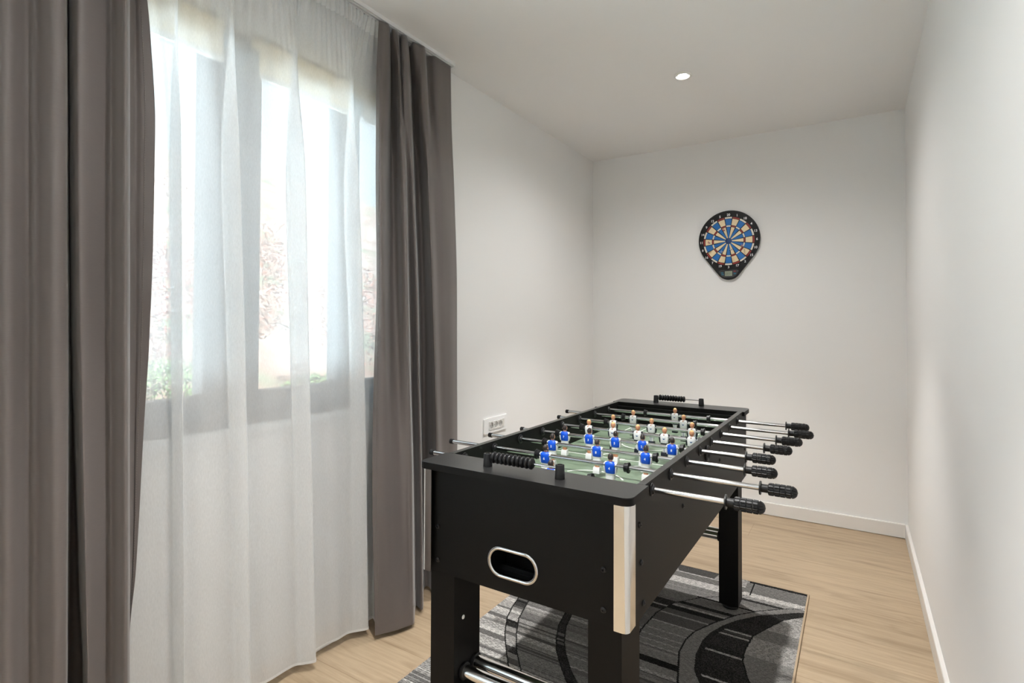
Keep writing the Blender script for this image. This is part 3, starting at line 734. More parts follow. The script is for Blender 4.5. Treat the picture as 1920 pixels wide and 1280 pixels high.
aA0 = xs_of([(2.30, -1.345), (2.038, -1.285), (1.955, -1.258), (1.853, -1.204), (1.756, -1.135), (1.657, -1.057), (1.5, -.93), (1.3, -.78)])
aA1 = xs_of([(2.35, -1.30), (2.09, -1.244), (1.974, -1.212), (1.877, -1.164), (1.778, -1.102), (1.701, -1.039), (1.661, -1.006), (1.5, -.87), (1.3, -.72)])
aB0 = xs_of([(2.87, -1.02), (2.4, -1.10), (2.129, -1.068), (2.016, -1.045), (1.929, -1.01), (1.86, -.974), (1.781, -.914), (1.712, -.855), (1.5, -.65), (1.3, -.5)])
aB1 = xs_of([(2.87, -.96), (2.4, -1.06), (2.123, -1.037), (2.024, -1.015), (1.926, -.973), (1.866, -.938), (1.787, -.879), (1.731, -.824), (1.5, -.6), (1.3, -.45)])
a0 = xs_of([(2.72, -.42), (2.66, -.50), (2.569, -.608), (2.462, -.694), (2.34, -.735), (2.258, -.742), (2.173, -.748), (2.0, -.73), (1.85, -.68), (1.6, -.55), (1.4, -.35), (1.3, -.19)])
a1 = xs_of([(2.735, -.16), (2.719, -.195), (2.668, -.274), (2.586, -.368), (2.505, -.437), (2.383, -.51), (2.275, -.56), (2.2, -.575), (2.1, -.574), (1.991, -.548), (1.922, -.531), (1.75, -.44), (1.6, -.29), (1.52, -.16)])
a2 = xs_of([(2.70, -.16), (2.665, -.22), (2.55, -.359), (2.46, -.43), (2.389, -.471), (2.3, -.505), (2.232, -.518), (2.117, -.517), (2.023, -.5), (1.85, -.41), (1.7, -.27), (1.62, -.16)])
a3 = xs_of([(2.66, -.16), (2.643, -.192), (2.567, -.264), (2.45, -.319), (2.368, -.355), (2.25, -.366), (2.178, -.362), (2.076, -.329), (1.95, -.26), (1.87, -.16)])
def table_of(base, rows):
    out = base.copy()
    for y0, y1, v in rows:
        out[(Y >= y0) & (Y < y1), :] = v
    return out
def lined(seed, v0, v1, vl):
    """calm ground with thin pale and dark threads"""
    g = stripes(seed, .010, .050, [v0, v1, (v0 + v1) / 2, v0 * .8])
    t = stripes(seed + 50, .004, .022, [0, 0, 0, 1, -1])
    return np.where(t > .5, vl, np.where(t < -.5, v0 * .45, g))
left = lined(1, .30, .40, .50)
mid = lined(2, .17, .25, .36)
right = lined(3, .16, .21, .32)
M = table_of(right, [(2.80, 2.88, .34), (2.788, 2.798, .50), (2.745, 2.786, .17), (2.672, 2.735, .50), (2.60, 2.672, .19), (2.625, 2.632, .26), (2.56, 2.60, .22), (2.496, 2.56, .18), (2.472, 2.496, .014),
    (2.455, 2.472, .13), (2.441, 2.455, .32), (2.405, 2.441, .014), (2.366, 2.405, .085), (2.353, 2.366, .26), (2.281, 2.353, .085), (2.271, 2.281, .34), (2.216, 2.271, .19), (2.206, 2.216, .31),
    (2.168, 2.206, .18), (2.157, 2.168, .30), (2.128, 2.157, .18), (2.118, 2.128, .30), (2.092, 2.118, .20), (2.082, 2.092, .30), (2.070, 2.082, .14), (2.055, 2.070, .24), (2.013, 2.055, .20), (1.977, 2.013, .010),
    (1.935, 1.977, .20), (1.922, 1.935, .32)])
V = np.where(XX < aA1, left, mid)
V = np.where(XX >= aB1, lined(4, .15, .20, .30), V)
V = np.where((XX >= a0) & (XX < a1), M, V)
V = np.where((YY > 2.50) & (XX >= aB1) & (XX < a1), M, V)
L0 = table_of(stripes(31, .02, .06, [.15, .18, .12]), [(2.375, 2.475, .022), (2.411, 2.421, .32)])
V = np.where((XX >= a0 - .16) & (XX < a0) & (YY > 2.20) & (YY < 2.50), L0, V)
V = np.where((YY > 2.568) & (YY < 2.582) & (XX > -.62) & (XX < a1), .014, V)
bA = stripes(21, .016, .040, [.04, .09, .25, .014, .40, .07, .50, .30])
V = np.where((XX >= aA0) & (XX < aA1), bA, V)
bB = table_of(stripes(22, .03, .08, [.022, .028, .020]), [(1.955, 1.972, .12), (1.925, 1.936, .14), (1.90, 1.915, .10)])
V = np.where((XX >= aB0) & (XX < aB1), bB, V)
V = np.where((XX >= a1) & (XX < a2), .20, V)
D = table_of(stripes(6, .03, .10, [.018, .022, .026]), [(2.355, 2.367, .32), (2.340, 2.350, .06), (2.320, 2.332, .32), (2.177, 2.189, .32), (2.003, 2.015, .34)])
V = np.where((XX >= a2) & (XX < a3), D, V)
V = np.where((XX >= a2) & (XX < a2 + .022), .020, V)
I3 = table_of(lined(9, .22, .30, .36), [(2.445, 2.57, .33), (2.36, 2.445, .19), (2.23, 2.36, .30), (2.02, 2.225, .19)])
V = np.where(XX >= a3, I3, V)
E_ = table_of(stripes(12, .01, .03, [.2, .3, .16]), [(2.705, 2.742, .52), (2.745, 2.845, .17), (2.655, 2.675, .025), (2.675, 2.705, .30)])
V = np.where((XX > a1) & (YY > 2.62) & (XX < a2 + 9) & (YY > 2.70), E_, V)
V = np.where((XX > -.45) & (XX < a1) & (YY > 2.62), E_, V)
V = np.where((YY > 2.848) & (XX > -.44), .018, V)
V = np.where((YY > 2.80) & (XX > -.80 + (2.872 - YY) * .5) & (XX < -.58 - (2.872 - YY) * .2), .07, V)
# outlines of the curves
for a, w in ((aA0, .003), (aA1, .003), (aB0, .0025), (aB1, .0025), (a0, .003), (a1, .0035), (a3, .003)):
    V = np.where(abs(XX - a) < w, .012, V)
# woven dashes and mottled pile
row = np.floor((YY - RY0) / .009)
ph = rg_.rand(2000)[row.astype(int)]
dash = ((YY - RY0) % .009 < st) & (((XX * 34 + ph * 7) % 1.0) < .6)
V = np.where(dash & (V > .13), V * np.where(V > .27, .38, .62), V)
sp = rg_.rand(ny, nx)
V = np.where(V < .06, V * (.5 + 1.9 * sp ** 2), V * (.78 + .44 * sp))
V = np.clip(V, .005, .75)
gx = np.linspace(RX0, RX1, nx + 1); gy = np.linspace(RY0, RY1, ny + 1)
PX, PY = np.meshgrid(gx, gy)
PZ = .0085 + .0016 * rg_.rand(ny + 1, nx + 1)
idx = np.arange((nx + 1) * (ny + 1)).reshape(ny + 1, nx + 1)
F = np.stack([idx[:-1, :-1], idx[:-1, 1:], idx[1:, 1:], idx[1:, :-1]], -1).reshape(-1, 4)
me = bpy.data.meshes.new('rug')
me.from_pydata(np.stack([PX, PY, PZ], -1).reshape(-1, 3).tolist(), [], F.tolist())
ca = me.color_attributes.new('weave', 'FLOAT_COLOR', 'CORNER')
c4 = np.repeat(V.reshape(-1), 4)
C4 = np.stack([c4 * 1.02, c4 * .98, c4 * .93, np.ones_like(c4)], -1).astype(np.float32)
ca.data.foreach_set('color', C4.ravel())
M_rug = mat('woven pile', (.3, .3, .3, 1), .95, spec=.1)
_at = N(M_rug, 'ShaderNodeVertexColor'); _at.layer_name = 'weave'
lk(M_rug, _at.outputs['Color'], M_rug.node_tree.nodes['Principled BSDF'].inputs['Base Color'])
me.materials.append(M_rug)
rug = bpy.data.objects.new('rug', me); COL.objects.link(rug)
tag(rug, 'grey and black patterned rug with curved bands under the football table', 'rug')
M_bind = mat('beige binding', lin(176, 154, 128), .9)
bm = bmesh.new()
for x in (RX0, RX1):
    box(bm, x - .005, x + .003, RY0, RY1, .0006, .0105, bev=.002)
for y in (RY0, RY1):
    box(bm, RX0 + .0031, RX1 - .0051, y - .003, y + .003, .0006, .0102)
obj('edge_binding', bm, M_bind, rug)

# ------------------------------------------------------------------ football table
TX0, TX1, TY0, TY1, TZ = -1.0068, -.4059, 1.1151, 2.6467, .880
SX0, SX1 = -.997, -.416             # outer faces of the side panels
tb = thing('football_table', 'black table football game with eight chrome rods standing on the patterned rug', 'game table', ((TX0 + TX1) / 2, (TY0 + TY1) / 2, 0))
TO = Vector(tb.location)
def tobj(name, bm, m, parent=None, **k):
    """mesh given in world metres, parented to the table (origin kept at the table base)"""
    for v in bm.verts:
        v.co -= TO
    return obj(name, bm, m, parent or tb, **k)
CT = .018
for nm, y0, y1, cr in (('near', TY0, 1.235, (1, 1, 0, 0)), ('far', 2.515, TY1, (0, 0, 1, 1))):
    bm = bmesh.new(); prism(bm, rrect(TX0, TX1, y0, y1, .020, cr, 8), TZ - CT, TZ)
    es = [e for e in bm.edges if abs(e.verts[0].co.z - e.verts[1].co.z) < 1e-6]
    bmesh.ops.bevel(bm, geom=es, offset=.0012, segments=2, affect='EDGES'); fix_normals(bm); bm.normal_update()
    for f in bm.faces:
        f.material_index = 0 if f.normal.z > .9 else 1
    tobj('top_board', bm, [M_top_glare, M_black], smooth=True, angle=30)
PY0, PY1, PZ0 = 1.137, 2.630, .585
for x0, x1 in ((SX0, SX0 + .018), (SX1 - .018, SX1)):
    bm = bmesh.new()
    box(bm, x0, x1, PY0, PY1, PZ0, TZ - CT - .0003)
    box(bm, x0, x1, 1.2353, 2.5147, TZ - CT - .0003, TZ)
    bm.normal_update()
    for f in bm.faces:
        f.material_index = 1 if f.normal.z > .9 and f.calc_center_median().z > TZ - .002 else 0
    tobj('side_panel', bm, [M_black, M_top_glare])
# end panels; the near one has the ball return opening
OX, OZ, OW, OH = -.7170, .659, .1465, .077
bm = bmesh.new()
ring_o = []
hw, hh = OW / 2 - .003, OH / 2 - .003
rad = hh
pts = []
for k in range(17):
    a = -PI / 2 + PI * k / 16
    pts.append((OX + hw - rad + rad * math.cos(a), OZ + rad * math.sin(a)))
for k in range(17):
    a = PI / 2 + PI * k / 16
    pts.append((OX - hw + rad + rad * math.cos(a), OZ + rad * math.sin(a)))
ex0, ex1, ez0, ez1 = SX0 + .0182, SX1 - .0182, PZ0, TZ - CT - .0003
def to_rect(u, v):
    du, dv = u - OX, v - OZ
    cands = []
    if du > 1e-9: cands.append((ex1 - OX) / du)
    if du < -1e-9: cands.append((ex0 - OX) / du)
    if dv > 1e-9: cands.append((ez1 - OZ) / dv)
    if dv < -1e-9: cands.append((ez0 - OZ) / dv)
    k = min(cands); return (OX + du * k, OZ + dv * k)
outer = [to_rect(*p) for p in pts]
ful = []; inn_ = []
for i in range(len(pts)):
    ful.append(outer[i]); inn_.append(pts[i])
    p, n_ = outer[i], outer[(i + 1) % len(pts)]
    if abs(p[0] - n_[0]) > 1e-6 and abs(p[1] - n_[1]) > 1e-6:
        cx = ex1 if max(p[0], n_[0]) > OX and (abs(p[0] - ex1) < 1e-6 or abs(n_[0] - ex1) < 1e-6) else ex0
        cz = ez1 if (abs(p[1] - ez1) < 1e-6 or abs(n_[1] - ez1) < 1e-6) else ez0
        ful.append((cx, cz)); inn_.append(((pts[i][0] + pts[(i + 1) % len(pts)][0]) / 2, (pts[i][1] + pts[(i + 1) % len(pts)][1]) / 2))
n = len(ful)
vf = {}
for y in (PY0, PY0 + .018):
    vf[y] = ([bm.verts.new((u, y, v)) for u, v in inn_], [bm.verts.new((u, y, v)) for u, v in ful])
ya, yb_ = PY0, PY0 + .018
for i in range(n):
    j = (i + 1) % n
    bm.faces.new((vf[ya][0][i], vf[ya][0][j], vf[ya][1][j], vf[ya][1][i]))
    bm.faces.new((vf[yb_][0][i], vf[yb_][0][j], vf[yb_][1][j], vf[yb_][1][i]))
    bm.faces.new((vf[ya][0][i], vf[ya][0][j], vf[yb_][0][j], vf[yb_][0][i]))
    bm.faces.new((vf[ya][1][i], vf[ya][1][j], vf[yb_][1][j], vf[yb_][1][i]))
fix_normals(bm)
tobj('end_panel', bm, M_black)
bm = bmesh.new(); box(bm, ex0, ex1, PY1 - .018, PY1, ez0, ez1)
tobj('end_panel', bm, M_black)
bm = bmesh.new(); box(bm, ex0, ex1, 1.2353, 1.2503, .7835, ez1); tobj('inner_end_board', bm, M_black)
bm = bmesh.new(); box(bm, ex0, ex1, 2.4997, 2.5147, .7835, ez1); tobj('inner_end_board', bm, M_black)
# chrome oval and the tray behind it
bm = bmesh.new()
path = []
R_ = OH / 2 - .0045; hw2 = OW / 2 - .0045
for k in range(25):
    a = -PI / 2 + PI * k / 24
    path.append(Vector((OX + hw2 - R_ + R_ * math.cos(a), PY0 - .0015, OZ + R_ * math.sin(a))))
for k in range(25):
    a = PI / 2 + PI * k / 24
    path.append(Vector((OX - hw2 + R_ + R_ * math.cos(a), PY0 - .0015, OZ + R_ * math.sin(a))))
n = len(path); rings = []
for i in range(n):
    t = (path[(i + 1) % n] - path[i - 1]).normalized(); nn = Vector((0, -1, 0)); bb = t.cross(nn)
    rings.append([bm.verts.new(path[i] + bb * math.cos(a) * .0050 + nn * math.sin(a) * .0034) for a in [2 * PI * k / 12 for k in range(12)]])
for i in range(n):
    for k in range(12):
        bm.faces.new((rings[i][k], rings[(i + 1) % n][k], rings[(i + 1) % n][(k + 1) % 12], rings[i][(k + 1) % 12]))
fix_normals(bm)
tobj('ball_return_ring', bm, M_chrome, smooth=True)
bm = bmesh.new()
u0, u1, v0, v1, y0, y1 = OX - .075, OX + .075, OZ - .043, OZ + .043, PY0 + .0185, PY0 + .085
t = .002
box(bm, u0, u1, y1, y1 + t, v0, v1); box(bm, u0, u1, y0, y1, v0 - t, v0); box(bm, u0, u1, y0, y1, v1, v1 + t)
box(bm, u0 - t, u0, y0, y1, v0, v1); box(bm, u1, u1 + t, y0, y1, v0, v1)
box(bm, u0, u1, y0 + .03, y0 + .034, v0, v0 + .012)
tobj('ball_tray', bm, M_plastic)
# corner guards
for sx, sy in ((0, 0), (1, 0), (0, 1), (1, 1)):
    cx = (SX0 - .0022, SX1 + .0022)[sx]; cy = (PY0 - .0165, PY1 + .0165)[sy]
    dx = (1, -1)[sx]; dy = (1, -1)[sy]
    r = .014; fl, sl_ = .033, .046; th = .0015
    o_pts = [(fl, 0)] + [(r - r * math.sin(a), r - r * math.cos(a)) for a in [PI / 2 * k / 8 for k in range(9)]] + [(0, sl_)]
    i_pts = [(th, sl_)] + [(r - (r - th) * math.cos(a), r - (r - th) * math.sin(a)) for a in [PI / 2 * k / 8 for k in range(9)]] + [(fl, th)]
    poly = [(cx + dx * u, cy + dy * v) for u, v in o_pts + i_pts]
    bm = bmesh.new(); prism(bm, poly, .588, TZ - CT - .0006)
    fix_normals(bm)
    tobj('corner_guard', bm, M_guard, smooth=True, angle=30)['label'] = 'polished metal corner guard'
# filler blocks that carry the guards, behind their flanges
# legs
LZ = .032
for lx0, lx1 in ((SX0 + .0185, SX0 + .0985), (SX1 - .0985, SX1 - .0185)):
    for ly0, ly1 in ((1.1555, 1.252), (2.522, 2.6115)):
        bm = bmesh.new(); box(bm, lx0, lx1, ly0 - (.0185 if ly0 < 2 else 0), ly1, LZ, PZ0 - .0002)
        box(bm, lx0, lx1, ly0, ly1, PZ0 - .0003, .70)
        leg = tobj('leg', bm, M_black)
        cx, cy = (lx0 + lx1) / 2, (ly0 + ly1) / 2
        bm = bmesh.new(); lathe(bm, (cx, cy, .0104), (0, 0, 1), [(0, .034), (.006, .035), (.010, .033), (.013, .026), (.022, .024)], 32)
        tobj('leg_foot', bm, M_plastic, leg, smooth=True, angle=40)
        if ly0 < 2 and lx0 < -.9:
            bm = bmesh.new(); lathe(bm, (lx1 + .0002, 1.176, .463), (1, 0, 0), [(0, .0058), (.0012, .0054), (.0018, .0038)], 16)
            tobj('screw_cap', bm, M_white, leg, smooth=True, angle=40)['label'] = 'white screw cap'
# pairs of chrome cross bars between the legs of each end
for ya in (1.180, 1.230, 2.542, 2.592):
    bm = bmesh.new(); cyl(bm, (SX0 + .0986, ya, .318), (SX1 - .0986, ya, .318), .0175, 24)
    cb = tobj('cross_bar', bm, M_guard, smooth=True, angle=40); cb['label'] = 'chrome cross bar'
    for s_, xx in ((1, SX0 + .0987), (-1, SX1 - .0987)):
        bm = bmesh.new(); lathe(bm, (xx, ya, .318), (s_, 0, 0), [(0, .0222), (.006, .0222), (.008, .0180)], 20)
        tobj('socket_collar', bm, M_plastic, cb, smooth=True, angle=40)
# bolts
def bolt(p, d):
    bm = bmesh.new(); lathe(bm, Vector(p) + Vector(d) * .0003, d, [(0, .0068), (.0022, .0064), (.0040, .0042), (.0041, .0024), (.0022, .0020)], 16)
    tobj('bolt', bm, M_plastic, smooth=True, angle=40)
for x in (-.9545, -.477):
    for z in (.797, .707, .618):
        if z == .797: continue
        bolt((x, PY0, z), (0, -1, 0))
for y, z in ((1.198, .799), (1.209, .711), (1.224, .613), (2.565, .80), (2.565, .711), (2.565, .62), (1.561, .741), (2.052, .769)):
    bolt((SX1, y, z), (1, 0, 0))
# ball entry cup in the side
bm = bmesh.new(); lathe(bm, (SX1 + .0003, 1.85, .833), (1, 0, 0), [(0, .026), (.005, .026), (.008, .022), (.006, .018), (.001, .014)], 32)
tobj('ball_entry_cup', bm, M_plastic, smooth=True, angle=40)

# playing field with printed lines
FC = (-.7065, 1.852)
bm = bmesh.new(); box(bm, ex0, ex1, 1.155, 2.612, .762, .772)
field = tobj('playing_field', bm, M_field)
bm = bmesh.new()
ZL0, ZL1 = .7721, .7727
lw_ = .0055
def hline(x0, x1, y): box(bm, x0, x1, y - lw_ / 2, y + lw_ / 2, ZL0, ZL1)
def vline(x, y0, y1): box(bm, x - lw_ / 2, x + lw_ / 2, y0, y1, ZL0, ZL1)
def arc(cx, cy, r, a0, a1, n=40):
    P = [(a0 + (a1 - a0) * k / n) for k in range(n + 1)]
    for k in range(n):
        prism(bm, [(cx + (r + s) * math.cos(a), cy + (r + s) * math.sin(a)) for s, a in ((-lw_ / 2, P[k]), (lw_ / 2, P[k]), (lw_ / 2, P[k + 1]), (-lw_ / 2, P[k + 1]))], ZL0, ZL1)
hline(ex0 + .003, ex1 - .003, FC[1])
arc(FC[0], FC[1], .095, 0, 2 * PI)
for s_ in (-1, 1):
    yb2 = FC[1] + s_ * .352; ye = FC[1] + s_ * .645
    ye = min(max(ye, 1.2515), 2.4985)
    hline(-.893, -.52, yb2); vline(-.893, *sorted((yb2, ye))); vline(-.52, *sorted((yb2, ye)))
    y3 = FC[1] + s_ * .53
    hline(-.825, -.588, y3); vline(-.825, *sorted((y3, ye))); vline(-.588, *sorted((y3, ye)))
    arc(FC[0], FC[1] + s_ * .30, .11, (PI * 1.5 if s_ > 0 else PI * .5) - 1.05, (PI * 1.5 if s_ > 0 else PI * .5) + 1.05)
    prism(bm, [(FC[0] + .008 * math.cos(a), FC[1] + s_ * .26 + .008 * math.sin(a)) for a in [2 * PI * k / 16 for k in range(16)]], ZL0, ZL1)
prism(bm, [(FC[0] + .011 * math.cos(a), FC[1] + .011 * math.sin(a)) for a in [2 * PI * k / 20 for k in range(20)]], ZL0, ZL1)
fix_normals(bm)
tobj('field_lines', bm, M_line, field)

# score counters on the two top boards
for yc in (1.172, 2.591):
    xa, xb = -.817, -.605
    bm = bmesh.new(); cyl(bm, (xa, yc, .9055), (xb, yc, .9055), .0027, 12)
    sc = tobj('score_counter', bm, M_chrome, smooth=True, angle=40)
    for xp in (xa, xb):
        bm = bmesh.new(); lathe(bm, (xp, yc, TZ + .0002), (0, 0, 1), [(0, .0122), (.002, .0122), (.033, .0108), (.034, .0100), (.034, .0062), (.0325, .0060)], 24)
        tobj('post', bm, M_plastic, sc, smooth=True, angle=40)
    b0_ = None
    for k in range(10):
        xx = xa + .0200 + k * .0125
        if b0_ is None:
            bm = bmesh.new(); lathe(bm, (-.0059, 0, 0), (1, 0, 0), [(0, .0085), (.0018, .0128), (.0045, .0145), (.0075, .0145), (.010, .0120), (.0118, .0085)], 24)
            b0_ = obj('bead', bm, M_grip, sc, True, 50)
            b0_.location = Vector((xx, yc, .9055)) - TO
        else:
            copy_part(b0_, sc, Vector((xx, yc, .9055)) - TO)

# --- rods
RZ = .858
RY = [1.2827 + .15806 * i for i in range(8)]
PLX = [[-.689], [-.792, -.584], [-.853, -.693, -.535], [-.887, -.791, -.694, -.599, -.501], [-.864, -.766, -.671, -.573, -.479], [-.829, -.671, -.517], [-.802, -.590], [-.669]]
BUMP = [[-.80, -.575], [-.818, -.536], [-.880, -.506], [-.914, -.470], [-.892, -.450], [-.858, -.478], [-.845, -.546], [-.80, -.528]]
LEFT = [-1.108, -1.158, -1.109, -1.072, -1.018, -1.080, -1.120, -1.045]
COLL = [-.248, -.199, -.259, -.281, -.252, -.235, -.211, -.235]
NUMS = [['1'], ['6', '4'], ['2', '8', '4'], ['7', '3', '5', '2', '8'], None, None, None, None]

def ring_pts(cx, cy, z, rx, ry, n=16, pw=2.6):
    out = []
    for k in range(n):
        a = 2 * PI * k / n; c, s = math.cos(a), math.sin(a)
        out.append((cx + rx * math.copysign(abs(c) ** (2 / pw), c), cy + ry * math.copysign(abs(s) ** (2 / pw), s), z))
    return out

def figure_bm(team, num):
    """one moulded player, front towards -y, rod axis at the origin along x"""
    bm = bmesh.new()
    # materials: 0 shirt 1 shorts 2 skin 3 hair 4 shoe 5 sleeve 6 print
    secs = [(-.056, .0065, .0050, 7), (-.048, .0085, .0058, 7), (-.0385, .0105, .0070, 7), (-.0375, .0138, .0092, 1), (-.030, .0142, .0094, 1), (-.0215, .0136, .0090, 1),
            (-.0205, .0142, .0098, 0), (-.010, .0150, .0108, 0), (.000, .0158, .0112, 0), (.006, .0150, .0104, 0), (.0095, .0112, .0078, 0), (.0112, .0056, .0050, 0),
            (.0118, .0046, .0046, 2), (.0145, .0044, .0046, 2)]
    prev = None; pm = None
    for z, rx, ry, m_ in secs:
        r = [bm.verts.new(p) for p in ring_pts(0, 0, z, rx, ry)]
        if prev:
            for k in range(16):
                f = bm.faces.new((prev[k], prev[(k + 1) % 16], r[(k + 1) % 16], r[k])); f.material_index = pm if m_ == pm else m_
        else:
            bm.faces.new(r[::-1]).material_index = 2
        prev, pm = r, m_
    bm.faces.new(prev).material_index = 2
    # head: skin face, hair cap at the back and top
    hc = Vector((0, -.0006, .0225))
    nlat, nlon = 9, 16
    rows = []
    for i in range(nlat + 1):
        th = PI * i / nlat
        rr = []
        for k in range(nlon):
            a = 2 * PI * k / nlon
            rr.append(bm.verts.new(hc + Vector((.0082 * math.sin(th) * math.cos(a), .0090 * math.sin(th) * math.sin(a), .0112 * math.cos(th)))) if 0 < i < nlat else None)
        rows.append(rr)
    top = bm.verts.new(hc + Vector((0, 0, .0112))); bot = bm.verts.new(hc - Vector((0, 0, .0112)))
    def hair(c):
        d = c - hc
        return d.z > .0052 or (d.y > .0005 and d.z > -.0062)
    for i in range(nlat):
        for k in range(nlon):
            k2 = (k + 1) % nlon
            if i == 0: vs = (top, rows[1][k], rows[1][k2])
            elif i == nlat - 1: vs = (rows[i][k], bot, rows[i][k2])
            else: vs = (rows[i][k], rows[i + 1][k], rows[i + 1][k2], rows[i][k2])
            f = bm.faces.new(vs)
            f.material_index = 3 if hair(f.calc_center_median()) else 2
    # nose, brow line, ears
    prism(bm, [(-.0012, 0), (.0012, 0), (0, .004)], .0088, .0110, lambda u, v, w: (u, -w, .0195 + v), 2)
    for s_ in (-1, 1):
        lathe(bm, (s_ * .0078, .0005, .0215), (s_, 0, 0), [(0, .0022), (.0011, .0014)], 8, 2)
        lathe(bm, (s_ * .0030, -.0088, .0240), (0, -1, 0), [(0, .0010), (.0004, .0008)], 8, 3)
    # arms held against the body, one each side
    for s_ in (-1, 1):
        pv = None
        for z, x, rx, ry in ((-.0215, .0158, .0022, .0042), (-.014, .0170, .0028, .0056), (-.002, .0178, .0032, .0064), (.0055, .0164, .0034, .0060), (.0090, .0136, .0030, .0046)):
            r = [bm.verts.new(p) for p in ring_pts(s_ * x, 0, z, rx, ry, 10, 2.2)]
            if pv:
                for k in range(10):
                    bm.faces.new((pv[k], pv[(k + 1) % 10], r[(k + 1) % 10], r[k])).material_index = 5
            else:
                bm.faces.new(r[::-1]).material_index = 5
            pv = r
        bm.faces.new(pv).material_index = 5
    # foot block with a sloped toe on both faces
    prism(bm, [(-.0095, -.0735), (.0095, -.0735), (.0098, -.066), (.0062, -.0545), (-.0062, -.0545), (-.0098, -.066)], -.0108, .0108, lambda u, v, w: (w, u, v), 4)
    # groove between the legs
    box(bm, -.0006, .0006, -.0074, -.0050, -.0560, -.0385, 6)
    if num:
        text_bm(bm, num, .0105, lambda u, v, w: (-u, .01105 + w, -.0075 + v), .0006, 6)
    else:
        prism(bm, [(-.0045, .0030), (-.0030, -.0010), (0, -.0028), (.0030, -.0010), (.0045, .0030), (.0022, .0008), (0, .0018), (-.0022, .0008)], .0104, .0117, lambda u, v, w: (u, -w, -.0065 + v), 6)
    # collar
    prism(bm, [(-.0032, 0), (.0032, 0), (0, -.0045)], .0080, .0112, lambda u, v, w: (u, -w, .0092 + v), 2)
    fix_normals(bm)
    return bm
MB_BLUE = [M_blue, M_white, M_skin, M_brown, M_white, M_white, M_white, M_skin]
MB_WHITE = [M_white, M_navy, M_skin, M_blond, M_navy, M_navy, M_logo, M_white]

def grip_bm():
    bm = bmesh.new()
    seg, L = 60, .083
    prof = [(0.0, .0072), (0.0, .0165), (.0030, .0165), (.0034, .0098), (.0185, .0098), (.0190, .0098)]
    body0, body1 = .0190, L
    nb = 64
    for i in range(nb + 1):
        t = body0 + (body1 - body0) * i / nb
        s = (t - body0) / (body1 - body0)
        r = .0150
        e0, e1 = .004, .016
        d0 = t - body0; d1 = body1 - t
        if d0 < e0: r = .0110 + .0040 * math.sqrt(max(0, 1 - ((e0 - d0) / e0) ** 2))
        if d1 < e1: r = .0150 * math.sqrt(max(0.0, 1 - ((e1 - d1) / e1) ** 2))
        prof.append((t, r))
    rings = []
    for t, r in prof:
        rr = []
        for k in range(seg):
            a = 2 * PI * k / seg
            rad = r
            if t > body0 + .001 and r > .004:
                g = 0
                if (k % 5) == 0: g = .0016
                tt = (t - body0) % .0125
                if tt < .0016: g = max(g, .0016)
                rad = r - g
            rr.append(bm.verts.new((t, rad * math.cos(a), rad * math.sin(a))))
        rings.append(rr)
    for i in range(len(rings) - 1):
        for k in range(seg):
            bm.faces.new((rings[i][k], rings[i][(k + 1) % seg], rings[i + 1][(k + 1) % seg], rings[i + 1][k]))
    bm.faces.new(rings[0][::-1])
    bmesh.ops.remove_doubles(bm, verts=rings[-1], dist=.0005)
    fix_normals(bm)
    return bm

def bumper_bm():
    bm = bmesh.new()
    lathe(bm, (-.007, 0, 0), (1, 0, 0), [(0, .0105), (.0008, .0125), (.0095, .0125), (.0100, .0150), (.0135, .0150), (.014, .0135)], 24)
    return bm

proto = {}
def part_of(key, name, make, mats, parent, loc, rz=0, smooth=True, angle=40):
    if key in proto:
        o = copy_part(proto[key], parent)
    else:
        o = obj(name, make(), mats, parent, smooth, angle); proto[key] = o
    o.location = loc; o.rotation_euler = (0, 0, rz)
    return o
for i in range(8):
    y = RY[i]
    bm = bmesh.new(); cyl(bm, (LEFT[i] + .002, y, RZ), (COLL[i] + .0005, y, RZ), .0065, 20)
    rod = tobj('rod', bm, M_chrome, smooth=True, angle=40)
    rod['label'] = 'chrome rod with %d %s player figure%s' % (len(PLX[i]), 'blue' if i < 4 else 'white', '' if len(PLX[i]) == 1 else 's')
    part_of('grip', 'handle', grip_bm, M_grip, rod, Vector((COLL[i], y, RZ)) - TO, angle=25)
    part_of('cap', 'end_cap', lambda: (lambda b: (lathe(b, (-.002, 0, 0), (1, 0, 0), [(0, .0060), (.002, .0084), (.014, .0084), (.0145, .0078)], 20), b)[1])(bmesh.new()), M_plastic, rod, Vector((LEFT[i], y, RZ)) - TO)
    for x in BUMP[i]:
        part_of('bumper', 'bumper', bumper_bm, M_grip, rod, Vector((x, y, RZ)) - TO, PI if x < -.7 else 0)
    for k, x in enumerate(PLX[i]):
        if i < 4:
            nn = NUMS[i][k]
            part_of('blue' + nn, 'player_figure', lambda: figure_bm(0, nn), MB_BLUE, rod, Vector((x, y, RZ)) - TO, PI, angle=45)['label'] = 'player figure in a blue shirt and white shorts seen from behind'
        else:
            part_of('white', 'player_figure', lambda: figure_bm(1, None), MB_WHITE, rod, Vector((x, y, RZ)) - TO, 0, angle=45)['label'] = 'blond player figure in a white shirt and dark shorts'
    # bushings: flange outside on the right wall, inside on the left wall
    for xx, d in ((SX1, 1), (SX1 - .018, -1), (SX0 + .018, 1), (SX0, -1)):
        key = 'bush%d' % d
        part_of(key, 'bushing', lambda d=d: (lambda b: (lathe(b, (d * .0003, 0, 0), (d, 0, 0), [(0, .0155), (.0025, .0152), (.0040, .0105), (.0080, .0092), (.0085, .0066)], 24), b)[1])(bmesh.new()), M_plastic, tb, Vector((xx, y, RZ)) - TO)

